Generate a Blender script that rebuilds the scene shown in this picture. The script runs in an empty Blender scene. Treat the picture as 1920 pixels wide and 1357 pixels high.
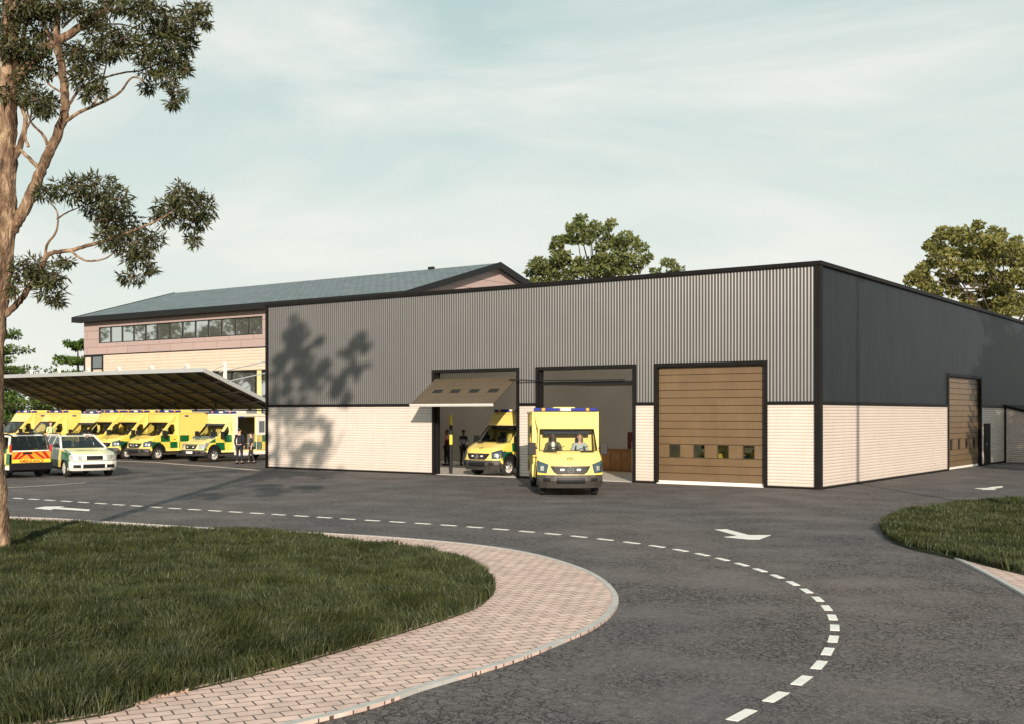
import bpy, bmesh, math, random
import numpy as np
from mathutils import Vector, Matrix, Quaternion
from mathutils.geometry import tessellate_polygon

random.seed(7)
rng = np.random.default_rng(11)
scene = bpy.context.scene
col = scene.collection
R = math.radians
PI = math.pi

# ------------------------------------------------------------------ camera frame
F = 2171.0            # focal length in pixels of the 1920 px wide photograph
HZ = 775.0            # horizon row
EYE = 2.6
_a = math.atan2(1538, 2171)
CA, SA = math.cos(_a), math.sin(_a)
# world: x along the front wall to the right, y along the side wall away; origin at the corner of the garage
CX0, CY0 = 10.53, 39.75
CAMX = -(CA * CX0 - SA * CY0)
CAMY = -(SA * CX0 + CA * CY0)


def W(X, Y):
    """point given as metres right of / ahead of the viewpoint -> world x, y"""
    return (CAMX + CA * X - SA * Y, CAMY + SA * X + CA * Y)


def gp(px, py, z=0.0):
    """ground point seen at a pixel of the photograph"""
    Y = (EYE - z) * F / (py - HZ)
    x, y = W((px - 960) / F * Y, Y)
    return Vector((x, y, z))


def at(px, py, Y):
    x, y = W((px - 960) / F * Y, Y)
    return Vector((x, y, EYE - (py - HZ) / F * Y))


def fx(px, yw=0.0):
    """x of the point of the plane y = yw seen in column px"""
    r = (px - 960) / F
    bx, by = CX0 + SA * yw, CY0 + CA * yw
    return -(bx - by * r) / (CA + SA * r)


def sy(px):
    """y of the point of the side wall (x = 0) seen in column px"""
    r = (px - 960) / F
    return (r * CY0 - CX0) / (SA - r * CA)


# ------------------------------------------------------------------ materials
def newmat(name):
    m = bpy.data.materials.new(name)
    m.use_nodes = True
    nt = m.node_tree
    b = nt.nodes['Principled BSDF']
    return m, nt, b


def rgb(c):
    return (c[0], c[1], c[2], 1)


def mat(name, c, rough=.6, metal=0.0, var=0.0, scale=3.0, bump=0.0, bscale=40.0, spec=.5, coat=0.0, c2=None, emit=None):
    m, nt, b = newmat(name)
    b.inputs['Base Color'].default_value = rgb(c)
    b.inputs['Roughness'].default_value = rough
    b.inputs['Metallic'].default_value = metal
    b.inputs['Specular IOR Level'].default_value = spec
    b.inputs['Coat Weight'].default_value = coat
    b.inputs['Coat Roughness'].default_value = .08
    if emit:
        b.inputs['Emission Color'].default_value = rgb(emit[0]); b.inputs['Emission Strength'].default_value = emit[1]
    L = nt.links
    tc = nt.nodes.new('ShaderNodeTexCoord')
    if var or c2:
        n = nt.nodes.new('ShaderNodeTexNoise'); n.inputs['Scale'].default_value = scale
        n.inputs['Detail'].default_value = 6; n.inputs['Roughness'].default_value = .65
        L.new(tc.outputs['Object'], n.inputs['Vector'])
        r = nt.nodes.new('ShaderNodeValToRGB')
        r.color_ramp.elements[0].position = .3; r.color_ramp.elements[1].position = .7
        r.color_ramp.elements[0].color = rgb([max(0, x * (1 - var)) for x in c])
        r.color_ramp.elements[1].color = rgb(c2 if c2 else [min(1, x * (1 + var)) for x in c])
        L.new(n.outputs['Fac'], r.inputs['Fac']); L.new(r.outputs['Color'], b.inputs['Base Color'])
    if bump:
        n2 = nt.nodes.new('ShaderNodeTexNoise'); n2.inputs['Scale'].default_value = bscale; n2.inputs['Detail'].default_value = 5
        L.new(tc.outputs['Object'], n2.inputs['Vector'])
        bp = nt.nodes.new('ShaderNodeBump'); bp.inputs['Strength'].default_value = bump; bp.inputs['Distance'].default_value = .02
        L.new(n2.outputs['Fac'], bp.inputs['Height']); L.new(bp.outputs['Normal'], b.inputs['Normal'])
    return m


M = {}
M['black'] = mat('black_trim', (.010, .009, .009), .55, var=.2, spec=.15)
M['black_paint'] = mat('black_plastic', (.012, .012, .013), .5, var=.15, scale=8, spec=.25)
M['cream'] = mat('cream_cladding', (.62, .545, .49), .5, var=.04, scale=.8)
def weather(m, zhi=.45, amt=.13):
    nt = m.node_tree; N = nt.nodes; L = nt.links; b = N['Principled BSDF']
    src = b.inputs['Base Color'].links[0].from_socket
    tc = N.new('ShaderNodeTexCoord'); sp = N.new('ShaderNodeSeparateXYZ'); L.new(tc.outputs['Object'], sp.inputs[0])
    mp = N.new('ShaderNodeMapping'); mp.inputs['Scale'].default_value = (3.5, 3.5, .35); L.new(tc.outputs['Object'], mp.inputs[0])
    n = N.new('ShaderNodeTexNoise'); n.inputs['Scale'].default_value = 1.4; n.inputs['Detail'].default_value = 7; n.inputs['Roughness'].default_value = .7; L.new(mp.outputs[0], n.inputs['Vector'])
    r = N.new('ShaderNodeMapRange'); r.inputs['From Min'].default_value = .5; r.inputs['From Max'].default_value = .78; r.inputs['To Max'].default_value = amt; L.new(n.outputs['Fac'], r.inputs['Value'])
    g = N.new('ShaderNodeMapRange'); g.inputs['From Min'].default_value = zhi; g.inputs['From Max'].default_value = 0; g.inputs['To Max'].default_value = amt * 1.3; L.new(sp.outputs[2], g.inputs['Value'])
    gm = N.new('ShaderNodeMath'); gm.operation = 'MULTIPLY'; L.new(g.outputs[0], gm.inputs[0]); L.new(n.outputs['Fac'], gm.inputs[1])
    ad = N.new('ShaderNodeMath'); ad.operation = 'ADD'; ad.use_clamp = True; L.new(gm.outputs[0], ad.inputs[0]); L.new(r.outputs[0], ad.inputs[1])
    mx = N.new('ShaderNodeMix'); mx.data_type = 'RGBA'; L.new(ad.outputs[0], mx.inputs[0]); L.new(src, mx.inputs[6]); mx.inputs[7].default_value = (.20, .17, .14, 1)
    L.new(mx.outputs[2], b.inputs['Base Color'])


M['cream_far'] = mat('cream_boards', (.60, .49, .40), .55, var=.06, scale=1)
M['ribs'] = mat('ribbed_grey_cladding', (.088, .088, .087), .37, .0, var=.08, scale=.5, spec=.75)
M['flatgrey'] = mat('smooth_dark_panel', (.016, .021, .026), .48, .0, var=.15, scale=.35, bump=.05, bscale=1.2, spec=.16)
M['brown'] = mat('brown_door', (.145, .094, .050), .45, var=.12, scale=1.1)
weather(M['cream']); weather(M['ribs'], .1, .15); weather(M['flatgrey'], .1, .12); weather(M['brown'], .4, .2)
M['brown_dull'] = mat('olive_brown_door', (.090, .068, .044), .5, var=.10, scale=1.5)
M['brown_line'] = mat('door_joint', (.06, .04, .025), .6)
M['white'] = mat('white_paint', (.78, .75, .70), .4, var=.04, scale=5)
M['concrete'] = mat('pale_concrete_floor', (.55, .52, .48), .45, var=.10, scale=.7, bump=.1)
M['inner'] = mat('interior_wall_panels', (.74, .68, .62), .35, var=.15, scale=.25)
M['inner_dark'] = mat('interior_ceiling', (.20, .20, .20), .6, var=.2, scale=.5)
M['silver'] = mat('silver_fascia', (.50, .52, .53), .35, .35, var=.06)
M['canopy_under'] = mat('canopy_soffit', (.014, .012, .010), .7, var=.25, scale=.6)
M['rafter'] = mat('canopy_rafter', (.085, .066, .03), .6, var=.15)
M['tyre'] = mat('tyre_rubber', (.015, .015, .015), .8, var=.2, scale=10)
M['rim'] = mat('wheel_rim', (.62, .60, .57), .35, .4, var=.05)
M['rim_dark'] = mat('dark_wheel_rim', (.10, .10, .10), .4, .4, var=.05)
M['bumper'] = mat('grey_bumper', (.045, .04, .036), .55, var=.12, scale=6)
M['lens'] = mat('headlamp_lens', (.045, .075, .09), .08, .2, spec=.8, coat=.6, var=.3, scale=9)
M['lens_clear'] = mat('clear_headlamp', (.50, .50, .47), .15, .5, coat=.6, var=.3, scale=14)
M['chrome'] = mat('chrome', (.75, .74, .72), .15, .9)
M['blue'] = mat('blue_lamp_lens', (.012, .02, .22), .15, coat=.5)
M['amber'] = mat('amber_lamp_lens', (.85, .30, .03), .25, coat=.4)
M['redlens'] = mat('red_lamp_lens', (.45, .02, .015), .25, coat=.4)
M['green'] = mat('green_livery', (.0, .10, .03), .3, coat=.4)
M['skin_dark'] = mat('brown_skin', (.12, .06, .04), .55, var=.06)
M['skin_pale'] = mat('pale_skin', (.60, .36, .27), .55, var=.05)
M['hair_dark'] = mat('dark_hair', (.012, .009, .008), .6, var=.3, scale=40)
M['hair_red'] = mat('ginger_hair', (.36, .15, .08), .6, var=.3, scale=40)
M['navy'] = mat('navy_cloth', (.010, .012, .022), .85, var=.2, scale=12)
M['darkcloth'] = mat('dark_cloth', (.025, .022, .022), .85, var=.2, scale=12)
M['maroon_cloth'] = mat('maroon_cloth', (.07, .015, .018), .85, var=.2, scale=12)
M['olive'] = mat('olive_jacket', (.11, .10, .055), .85, var=.2, scale=12)
M['shirt'] = mat('pale_shirt', (.70, .70, .70), .8, var=.08, scale=12)
M['greytop'] = mat('light_grey_top', (.42, .45, .46), .8, var=.2, scale=18)
M['hivis'] = mat('pale_green_shirt', (.55, .68, .33), .8, var=.1, scale=12)
M['seat'] = mat('seat_fabric', (.03, .035, .045), .85, var=.2, scale=12)
M['dash'] = mat('dashboard', (.07, .10, .13), .6, var=.15, scale=8)
M['wood'] = mat('varnished_wood', (.22, .10, .035), .5, var=.25, scale=3)
M['maroon'] = mat('maroon_cabinet', (.16, .018, .022), .5, var=.1)
M['palepost'] = mat('pale_column_paint', (.66, .60, .30), .5, var=.1)
M['lightyellow'] = mat('yellow_column_paint', (.75, .62, .06), .5, var=.1)
M['kerb'] = mat('kerb_stone', (.42, .41, .40), .75, var=.14, scale=4, bump=.25, bscale=60)
M['edging'] = mat('clay_edging', (.42, .30, .24), .8, var=.18, scale=6, bump=.25, bscale=60)
M['paint'] = mat('road_paint', (.74, .73, .70), .6, var=.10, scale=9, bump=.2, bscale=90)
M['blotchy'] = mat('blotchy_edge_line', (.50, .42, .36), .7, var=.25, scale=2.5)
M['fascia'] = mat('dark_fascia', (.012, .013, .014), .5, var=.15, spec=.25)
M['bluegrey'] = mat('blue_grey_blind', (.13, .155, .17), .6, var=.05)
M['soil'] = mat('lawn_soil', (.018, .026, .010), .95, var=.4, scale=5)
M['farland'] = mat('rough_ground', (.05, .06, .03), .95, var=.35, scale=.15)


def glassmat(name, tint, refl, rough=.03):
    m = bpy.data.materials.new(name); m.use_nodes = True
    nt = m.node_tree; nt.nodes.clear(); L = nt.links
    o = nt.nodes.new('ShaderNodeOutputMaterial'); mx = nt.nodes.new('ShaderNodeMixShader')
    t = nt.nodes.new('ShaderNodeBsdfTransparent'); t.inputs['Color'].default_value = rgb(tint)
    g = nt.nodes.new('ShaderNodeBsdfGlossy'); g.inputs['Roughness'].default_value = rough; g.inputs['Color'].default_value = (.9, .95, 1, 1)
    f = nt.nodes.new('ShaderNodeFresnel'); f.inputs['IOR'].default_value = refl
    L.new(f.outputs[0], mx.inputs[0]); L.new(t.outputs[0], mx.inputs[1]); L.new(g.outputs[0], mx.inputs[2]); L.new(mx.outputs[0], o.inputs[0])
    return m


M['glass'] = glassmat('vehicle_glass', (.80, .84, .80), 1.45)
M['glass_mid'] = glassmat('car_windscreen_glass', (.50, .54, .52), 1.5)
M['glass_dark'] = glassmat('tinted_glass', (.22, .24, .24), 1.5)
M['pane'] = mat('reflecting_window_glass', (.62, .65, .64), .03, .92)
M['darkpane'] = mat('dark_window_glass', (.012, .014, .015), .05, 0, spec=.5)
M['door_pane'] = glassmat('door_window_glass', (.75, .78, .7), 1.4)


def livery(name, top, ya, za, cy, cz, zlo, zhi, phase=0, green_only=None):
    """painted vehicle body: yellow with yellow and green blocks along both flanks"""
    m, nt, b = newmat(name)
    L = nt.links; N = nt.nodes
    tc = N.new('ShaderNodeTexCoord')
    sp = N.new('ShaderNodeSeparateXYZ'); L.new(tc.outputs['Object'], sp.inputs[0])
    sn = N.new('ShaderNodeSeparateXYZ'); L.new(tc.outputs['Normal'], sn.inputs[0])

    def mth(op, a, v=None, c=None):
        n = N.new('ShaderNodeMath'); n.operation = op
        for i, q in enumerate((a, v, c)):
            if q is None: continue
            if isinstance(q, (int, float)): n.inputs[i].default_value = q
            else: L.new(q, n.inputs[i])
        return n.outputs[0]
    iy = mth('FLOOR', mth('DIVIDE', mth('SUBTRACT', sp.outputs[1], ya), cy))
    iz = mth('FLOOR', mth('DIVIDE', mth('SUBTRACT', sp.outputs[2], za), cz))
    odd = mth('FLOORED_MODULO', mth('ADD', mth('ADD', iy, iz), phase), 2)
    side = mth('GREATER_THAN', mth('ABSOLUTE', sn.outputs[0]), .6)
    band = mth('MULTIPLY', mth('GREATER_THAN', sp.outputs[2], zlo), mth('LESS_THAN', sp.outputs[2], zhi))
    fac = mth('MULTIPLY', mth('MULTIPLY', odd, side), band)
    inband = mth('MULTIPLY', side, band)
    nz = N.new('ShaderNodeTexNoise'); nz.inputs['Scale'].default_value = 2.2; L.new(tc.outputs['Object'], nz.inputs['Vector'])
    rp = N.new('ShaderNodeMapRange'); rp.inputs['To Min'].default_value = .93; rp.inputs['To Max'].default_value = 1.05
    L.new(nz.outputs['Fac'], rp.inputs['Value'])
    yel = N.new('ShaderNodeMix'); yel.data_type = 'RGBA'
    L.new(inband, yel.inputs[0]); yel.inputs[6].default_value = rgb(top); yel.inputs[7].default_value = (.87, .65, .10, 1)
    mx = N.new('ShaderNodeMix'); mx.data_type = 'RGBA'
    L.new(fac, mx.inputs[0]); L.new(yel.outputs[2], mx.inputs[6]); mx.inputs[7].default_value = (.0, .11, .035, 1)
    hs = N.new('ShaderNodeHueSaturation'); L.new(mx.outputs[2], hs.inputs['Color']); L.new(rp.outputs[0], hs.inputs['Value'])
    L.new(hs.outputs[0], b.inputs['Base Color'])
    b.inputs['Roughness'].default_value = .3; b.inputs['Coat Weight'].default_value = .6; b.inputs['Coat Roughness'].default_value = .06
    return m


YEL = (.90, .69, .19)
M['yellow'] = mat('yellow_paint', YEL, .38, coat=.25, var=.05, scale=2)
M['pale_yellow'] = mat('pale_yellow_film', (.84, .78, .34), .3, coat=.5)
M['livery'] = livery('ambulance_livery', YEL, -3.4, .66, .62, .36, .66, 1.38)
M['livery_old'] = livery('older_ambulance_livery', (.86, .76, .32), -3.4, .62, .62, .42, .62, 1.46, phase=1)
M['livery_car'] = livery('car_livery', (.82, .81, .66), -2.28, .28, .80, .72, .28, .97, phase=1)
M['livery_suv'] = livery('people_carrier_livery', (.78, .76, .70), -2.2, .55, .8, .45, .50, 1.32)


def asphalt_mat():
    m, nt, b = newmat('asphalt')
    L = nt.links; N = nt.nodes
    tc = N.new('ShaderNodeTexCoord')

    def noise(s, d=6, r=.6, vec=None, dist=0):
        n = N.new('ShaderNodeTexNoise'); n.inputs['Scale'].default_value = s; n.inputs['Detail'].default_value = d
        n.inputs['Roughness'].default_value = r; n.inputs['Distortion'].default_value = dist
        L.new(vec or tc.outputs['Object'], n.inputs['Vector']); return n
    big = noise(.12, 4); mid = noise(7.5, 9, .78); fine = noise(30, 6, .85)
    warp = noise(2.4, 4, .6)
    add = N.new('ShaderNodeVectorMath'); add.operation = 'MULTIPLY_ADD'
    L.new(warp.outputs['Color'], add.inputs[0]); add.inputs[1].default_value = (.45, .45, .45); L.new(tc.outputs['Object'], add.inputs[2])
    cr = []
    for s, w in ((4.6, .045), (10.5, .085)):
        v = N.new('ShaderNodeTexVoronoi'); v.feature = 'DISTANCE_TO_EDGE'; v.inputs['Scale'].default_value = s
        L.new(add.outputs[0], v.inputs['Vector'])
        r = N.new('ShaderNodeMapRange'); r.inputs['From Min'].default_value = 0; r.inputs['From Max'].default_value = w
        r.inputs['To Min'].default_value = 1; r.inputs['To Max'].default_value = 0
        L.new(v.outputs['Distance'], r.inputs['Value'])
        cr.append(r.outputs[0])
    mask = noise(.7, 3, .5)
    mr = N.new('ShaderNodeMapRange'); mr.inputs['From Min'].default_value = .36; mr.inputs['From Max'].default_value = .60; L.new(mask.outputs['Fac'], mr.inputs['Value'])
    mk = N.new('ShaderNodeMath'); mk.operation = 'MULTIPLY'; L.new(cr[1], mk.inputs[0]); L.new(mr.outputs[0], mk.inputs[1])
    mask2 = noise(.35, 4, .6)
    mr2 = N.new('ShaderNodeMapRange'); mr2.inputs['From Min'].default_value = .36; mr2.inputs['From Max'].default_value = .60; L.new(mask2.outputs['Fac'], mr2.inputs['Value'])
    mk2 = N.new('ShaderNodeMath'); mk2.operation = 'MULTIPLY'; L.new(cr[0], mk2.inputs[0]); L.new(mr2.outputs[0], mk2.inputs[1])
    mxx = N.new('ShaderNodeMath'); mxx.operation = 'MAXIMUM'; L.new(mk.outputs[0], mxx.inputs[0]); L.new(mk2.outputs[0], mxx.inputs[1])
    ramp = N.new('ShaderNodeValToRGB')
    e = ramp.color_ramp.elements
    e[0].position = .36; e[0].color = (.048, .046, .049, 1); e[1].position = .64; e[1].color = (.205, .186, .184, 1)
    ml = N.new('ShaderNodeMath'); ml.operation = 'MULTIPLY_ADD'; L.new(fine.outputs['Fac'], ml.inputs[0]); ml.inputs[1].default_value = .55
    m2 = N.new('ShaderNodeMath'); m2.operation = 'MULTIPLY'; L.new(mid.outputs['Fac'], m2.inputs[0]); m2.inputs[1].default_value = .45
    L.new(m2.outputs[0], ml.inputs[2]); L.new(ml.outputs[0], ramp.inputs['Fac'])
    tint = N.new('ShaderNodeMix'); tint.data_type = 'RGBA'; tint.blend_type = 'MULTIPLY'; tint.inputs[0].default_value = 1
    br = N.new('ShaderNodeValToRGB'); br.color_ramp.elements[0].position = .35; br.color_ramp.elements[1].position = .65
    br.color_ramp.elements[0].color = (.85, .87, .90, 1); br.color_ramp.elements[1].color = (1.1, 1.04, 1.0, 1)
    L.new(big.outputs['Fac'], br.inputs['Fac']); L.new(ramp.outputs[0], tint.inputs[6]); L.new(br.outputs[0], tint.inputs[7])
    cm = N.new('ShaderNodeMix'); cm.data_type = 'RGBA'; L.new(mxx.outputs[0], cm.inputs[0]); L.new(tint.outputs[2], cm.inputs[6]); cm.inputs[7].default_value = (.014, .013, .013, 1)
    # pale grit
    gv = N.new('ShaderNodeTexVoronoi'); gv.inputs['Scale'].default_value = 26; L.new(tc.outputs['Object'], gv.inputs['Vector'])
    gc = N.new('ShaderNodeSeparateColor'); L.new(gv.outputs['Color'], gc.inputs[0])
    g1 = N.new('ShaderNodeMath'); g1.operation = 'GREATER_THAN'; L.new(gc.outputs[0], g1.inputs[0]); g1.inputs[1].default_value = .988
    g2 = N.new('ShaderNodeMath'); g2.operation = 'LESS_THAN'; L.new(gv.outputs['Distance'], g2.inputs[0]); g2.inputs[1].default_value = .28
    g3 = N.new('ShaderNodeMath'); g3.operation = 'MULTIPLY'; L.new(g1.outputs[0], g3.inputs[0]); L.new(g2.outputs[0], g3.inputs[1])
    gm = N.new('ShaderNodeMix'); gm.data_type = 'RGBA'; L.new(g3.outputs[0], gm.inputs[0]); L.new(cm.outputs[2], gm.inputs[6]); gm.inputs[7].default_value = (.30, .29, .27, 1)
    L.new(gm.outputs[2], b.inputs['Base Color'])
    b.inputs['Roughness'].default_value = .82
    b.inputs['Specular IOR Level'].default_value = .3
    h = N.new('ShaderNodeMath'); h.operation = 'MULTIPLY_ADD'; L.new(mxx.outputs[0], h.inputs[0]); h.inputs[1].default_value = -1.2
    L.new(ml.outputs[0], h.inputs[2])
    bp = N.new('ShaderNodeBump'); bp.inputs['Strength'].default_value = .8; bp.inputs['Distance'].default_value = .02
    L.new(h.outputs[0], bp.inputs['Height']); L.new(bp.outputs[0], b.inputs['Normal'])
    return m


M['asphalt'] = asphalt_mat()


def paver_mat():
    m, nt, b = newmat('pink_block_paving')
    L = nt.links; N = nt.nodes
    tc = N.new('ShaderNodeTexCoord'); mp = N.new('ShaderNodeMapping')
    mp.inputs['Rotation'].default_value = (0, 0, R(-62))
    L.new(tc.outputs['Object'], mp.inputs[0])
    wn = N.new('ShaderNodeTexNoise'); wn.inputs['Scale'].default_value = 5
    L.new(mp.outputs[0], wn.inputs['Vector'])
    wa = N.new('ShaderNodeVectorMath'); wa.operation = 'MULTIPLY_ADD'; wa.inputs[1].default_value = (.025, .025, 0)
    L.new(wn.outputs['Color'], wa.inputs[0]); L.new(mp.outputs[0], wa.inputs[2])
    br = N.new('ShaderNodeTexBrick')
    br.inputs['Scale'].default_value = 1; br.inputs['Brick Width'].default_value = .235; br.inputs['Row Height'].default_value = .16
    br.inputs['Mortar Size'].default_value = .0085; br.inputs['Mortar Smooth'].default_value = .3; br.offset = .5
    br.inputs['Color1'].default_value = (.66, .49, .43, 1); br.inputs['Color2'].default_value = (.54, .40, .355, 1); br.inputs['Mortar'].default_value = (.085, .055, .045, 1)
    br.inputs['Bias'].default_value = -.25
    L.new(wa.outputs[0], br.inputs['Vector'])
    nz = N.new('ShaderNodeTexNoise'); nz.inputs['Scale'].default_value = 3.0; nz.inputs['Detail'].default_value = 8; nz.inputs['Roughness'].default_value = .7
    L.new(tc.outputs['Object'], nz.inputs['Vector'])
    mr = N.new('ShaderNodeMapRange'); mr.inputs['From Min'].default_value = .3; mr.inputs['From Max'].default_value = .7
    mr.inputs['To Min'].default_value = .70; mr.inputs['To Max'].default_value = 1.16; L.new(nz.outputs['Fac'], mr.inputs['Value'])
    hs = N.new('ShaderNodeHueSaturation'); L.new(br.outputs['Color'], hs.inputs['Color']); L.new(mr.outputs[0], hs.inputs['Value'])
    L.new(hs.outputs[0], b.inputs['Base Color']); b.inputs['Roughness'].default_value = .8
    bp = N.new('ShaderNodeBump'); bp.inputs['Strength'].default_value = .8; bp.inputs['Distance'].default_value = .01; bp.invert = True
    L.new(br.outputs['Fac'], bp.inputs['Height']); L.new(bp.outputs[0], b.inputs['Normal'])
    return m


M['pavers'] = paver_mat()


def shingle_mat():
    m, nt, b = newmat('teal_roof_tiles')
    L = nt.links; N = nt.nodes
    tc = N.new('ShaderNodeTexCoord')
    br = N.new('ShaderNodeTexBrick'); br.inputs['Brick Width'].default_value = .6; br.inputs['Row Height'].default_value = .34
    br.inputs['Scale'].default_value = 1; br.inputs['Mortar Size'].default_value = .03
    br.inputs['Color1'].default_value = (.155, .19, .20, 1); br.inputs['Color2'].default_value = (.095, .13, .145, 1); br.inputs['Mortar'].default_value = (.045, .06, .07, 1)
    L.new(tc.outputs['Object'], br.inputs['Vector'])
    L.new(br.outputs['Color'], b.inputs['Base Color']); b.inputs['Roughness'].default_value = .6
    bp = N.new('ShaderNodeBump'); bp.inputs['Strength'].default_value = .5; bp.inputs['Distance'].default_value = .03; bp.invert = True
    L.new(br.outputs['Fac'], bp.inputs['Height']); L.new(bp.outputs[0], b.inputs['Normal'])
    return m


M['shingle'] = shingle_mat()


def pink_mat():
    m, nt, b = newmat('pink_tile_hung_wall')
    L = nt.links; N = nt.nodes
    tc = N.new('ShaderNodeTexCoord'); mp = N.new('ShaderNodeMapping'); mp.inputs['Rotation'].default_value = (R(90), 0, 0)
    L.new(tc.outputs['Object'], mp.inputs[0])
    br = N.new('ShaderNodeTexBrick'); br.inputs['Brick Width'].default_value = 2.4; br.inputs['Row Height'].default_value = .62; br.inputs['Scale'].default_value = 1
    br.inputs['Mortar Size'].default_value = .022
    br.inputs['Color1'].default_value = (.40, .30, .28, 1); br.inputs['Color2'].default_value = (.36, .275, .26, 1); br.inputs['Mortar'].default_value = (.22, .15, .14, 1)
    L.new(mp.outputs[0], br.inputs['Vector']); L.new(br.outputs['Color'], b.inputs['Base Color']); b.inputs['Roughness'].default_value = .7
    return m


M['pink'] = pink_mat()


def bark_mat(name, a, c, d):
    m, nt, b = newmat(name)
    L = nt.links; N = nt.nodes
    tc = N.new('ShaderNodeTexCoord'); mp = N.new('ShaderNodeMapping'); mp.inputs['Scale'].default_value = (2.2, 2.2, .8)
    L.new(tc.outputs['Object'], mp.inputs[0])
    n = N.new('ShaderNodeTexNoise'); n.inputs['Scale'].default_value = 2.6; n.inputs['Detail'].default_value = 8; n.inputs['Roughness'].default_value = .62; n.inputs['Distortion'].default_value = .8
    L.new(mp.outputs[0], n.inputs['Vector'])
    r = N.new('ShaderNodeValToRGB'); e = r.color_ramp.elements
    e[0].position = .36; e[0].color = rgb(a); e[1].position = .66; e[1].color = rgb(d)
    k = e.new(.5); k.color = rgb(c)
    L.new(n.outputs['Fac'], r.inputs['Fac']); L.new(r.outputs[0], b.inputs['Base Color']); b.inputs['Roughness'].default_value = .85
    n2 = N.new('ShaderNodeTexNoise'); n2.inputs['Scale'].default_value = 14; n2.inputs['Detail'].default_value = 6
    L.new(mp.outputs[0], n2.inputs['Vector'])
    bp = N.new('ShaderNodeBump'); bp.inputs['Strength'].default_value = 1.0; bp.inputs['Distance'].default_value = .05
    L.new(n2.outputs['Fac'], bp.inputs['Height']); L.new(bp.outputs[0], b.inputs['Normal'])
    return m


M['bark'] = bark_mat('mottled_bark', (.05, .027, .016), (.17, .105, .062), (.40, .285, .185))
M['bark_far'] = bark_mat('brown_bark', (.03, .02, .014), (.06, .042, .028), (.11, .08, .055))


def leafmat(name, a, c, trans=.25, scale=1.2):
    m, nt, b = newmat(name)
    L = nt.links; N = nt.nodes
    tc = N.new('ShaderNodeTexCoord')
    n = N.new('ShaderNodeTexNoise'); n.inputs['Scale'].default_value = scale; n.inputs['Detail'].default_value = 8; n.inputs['Roughness'].default_value = .8
    L.new(tc.outputs['Object'], n.inputs['Vector'])
    r = N.new('ShaderNodeValToRGB'); r.color_ramp.elements[0].position = .35; r.color_ramp.elements[1].position = .66
    r.color_ramp.elements[0].color = rgb(a); r.color_ramp.elements[1].color = rgb(c)
    L.new(n.outputs['Fac'], r.inputs['Fac'])
    L.new(r.outputs[0], b.inputs['Base Color'])
    b.inputs['Roughness'].default_value = .5
    b.inputs['Specular IOR Level'].default_value = .35
    t = N.new('ShaderNodeBsdfTranslucent'); L.new(r.outputs[0], t.inputs['Color'])
    mx = N.new('ShaderNodeMixShader'); mx.inputs[0].default_value = trans
    o = N['Material Output'] if 'Material Output' in N else None
    L.new(b.outputs[0], mx.inputs[1]); L.new(t.outputs[0], mx.inputs[2]); L.new(mx.outputs[0], o.inputs[0])
    return m


M['leaf'] = leafmat('dark_green_leaves', (.018, .023, .009), (.088, .092, .030), .12, 2.6)
M['leaf_mid'] = leafmat('olive_green_leaves', (.060, .085, .024), (.22, .235, .080), .3, 1.0)
M['leaf_gold'] = leafmat('golden_green_leaves', (.085, .10, .026), (.31, .28, .085), .3, 1.0)
M['leaf_pine'] = leafmat('bright_green_needles', (.035, .075, .012), (.11, .17, .025), .2, 1.0)
M['leaf_shade'] = leafmat('deep_green_leaves', (.012, .022, .006), (.05, .075, .02), .2, 1.0)
M['grass'] = leafmat('grass_blades', (.015, .025, .008), (.078, .090, .030), .25, 1.6)


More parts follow.
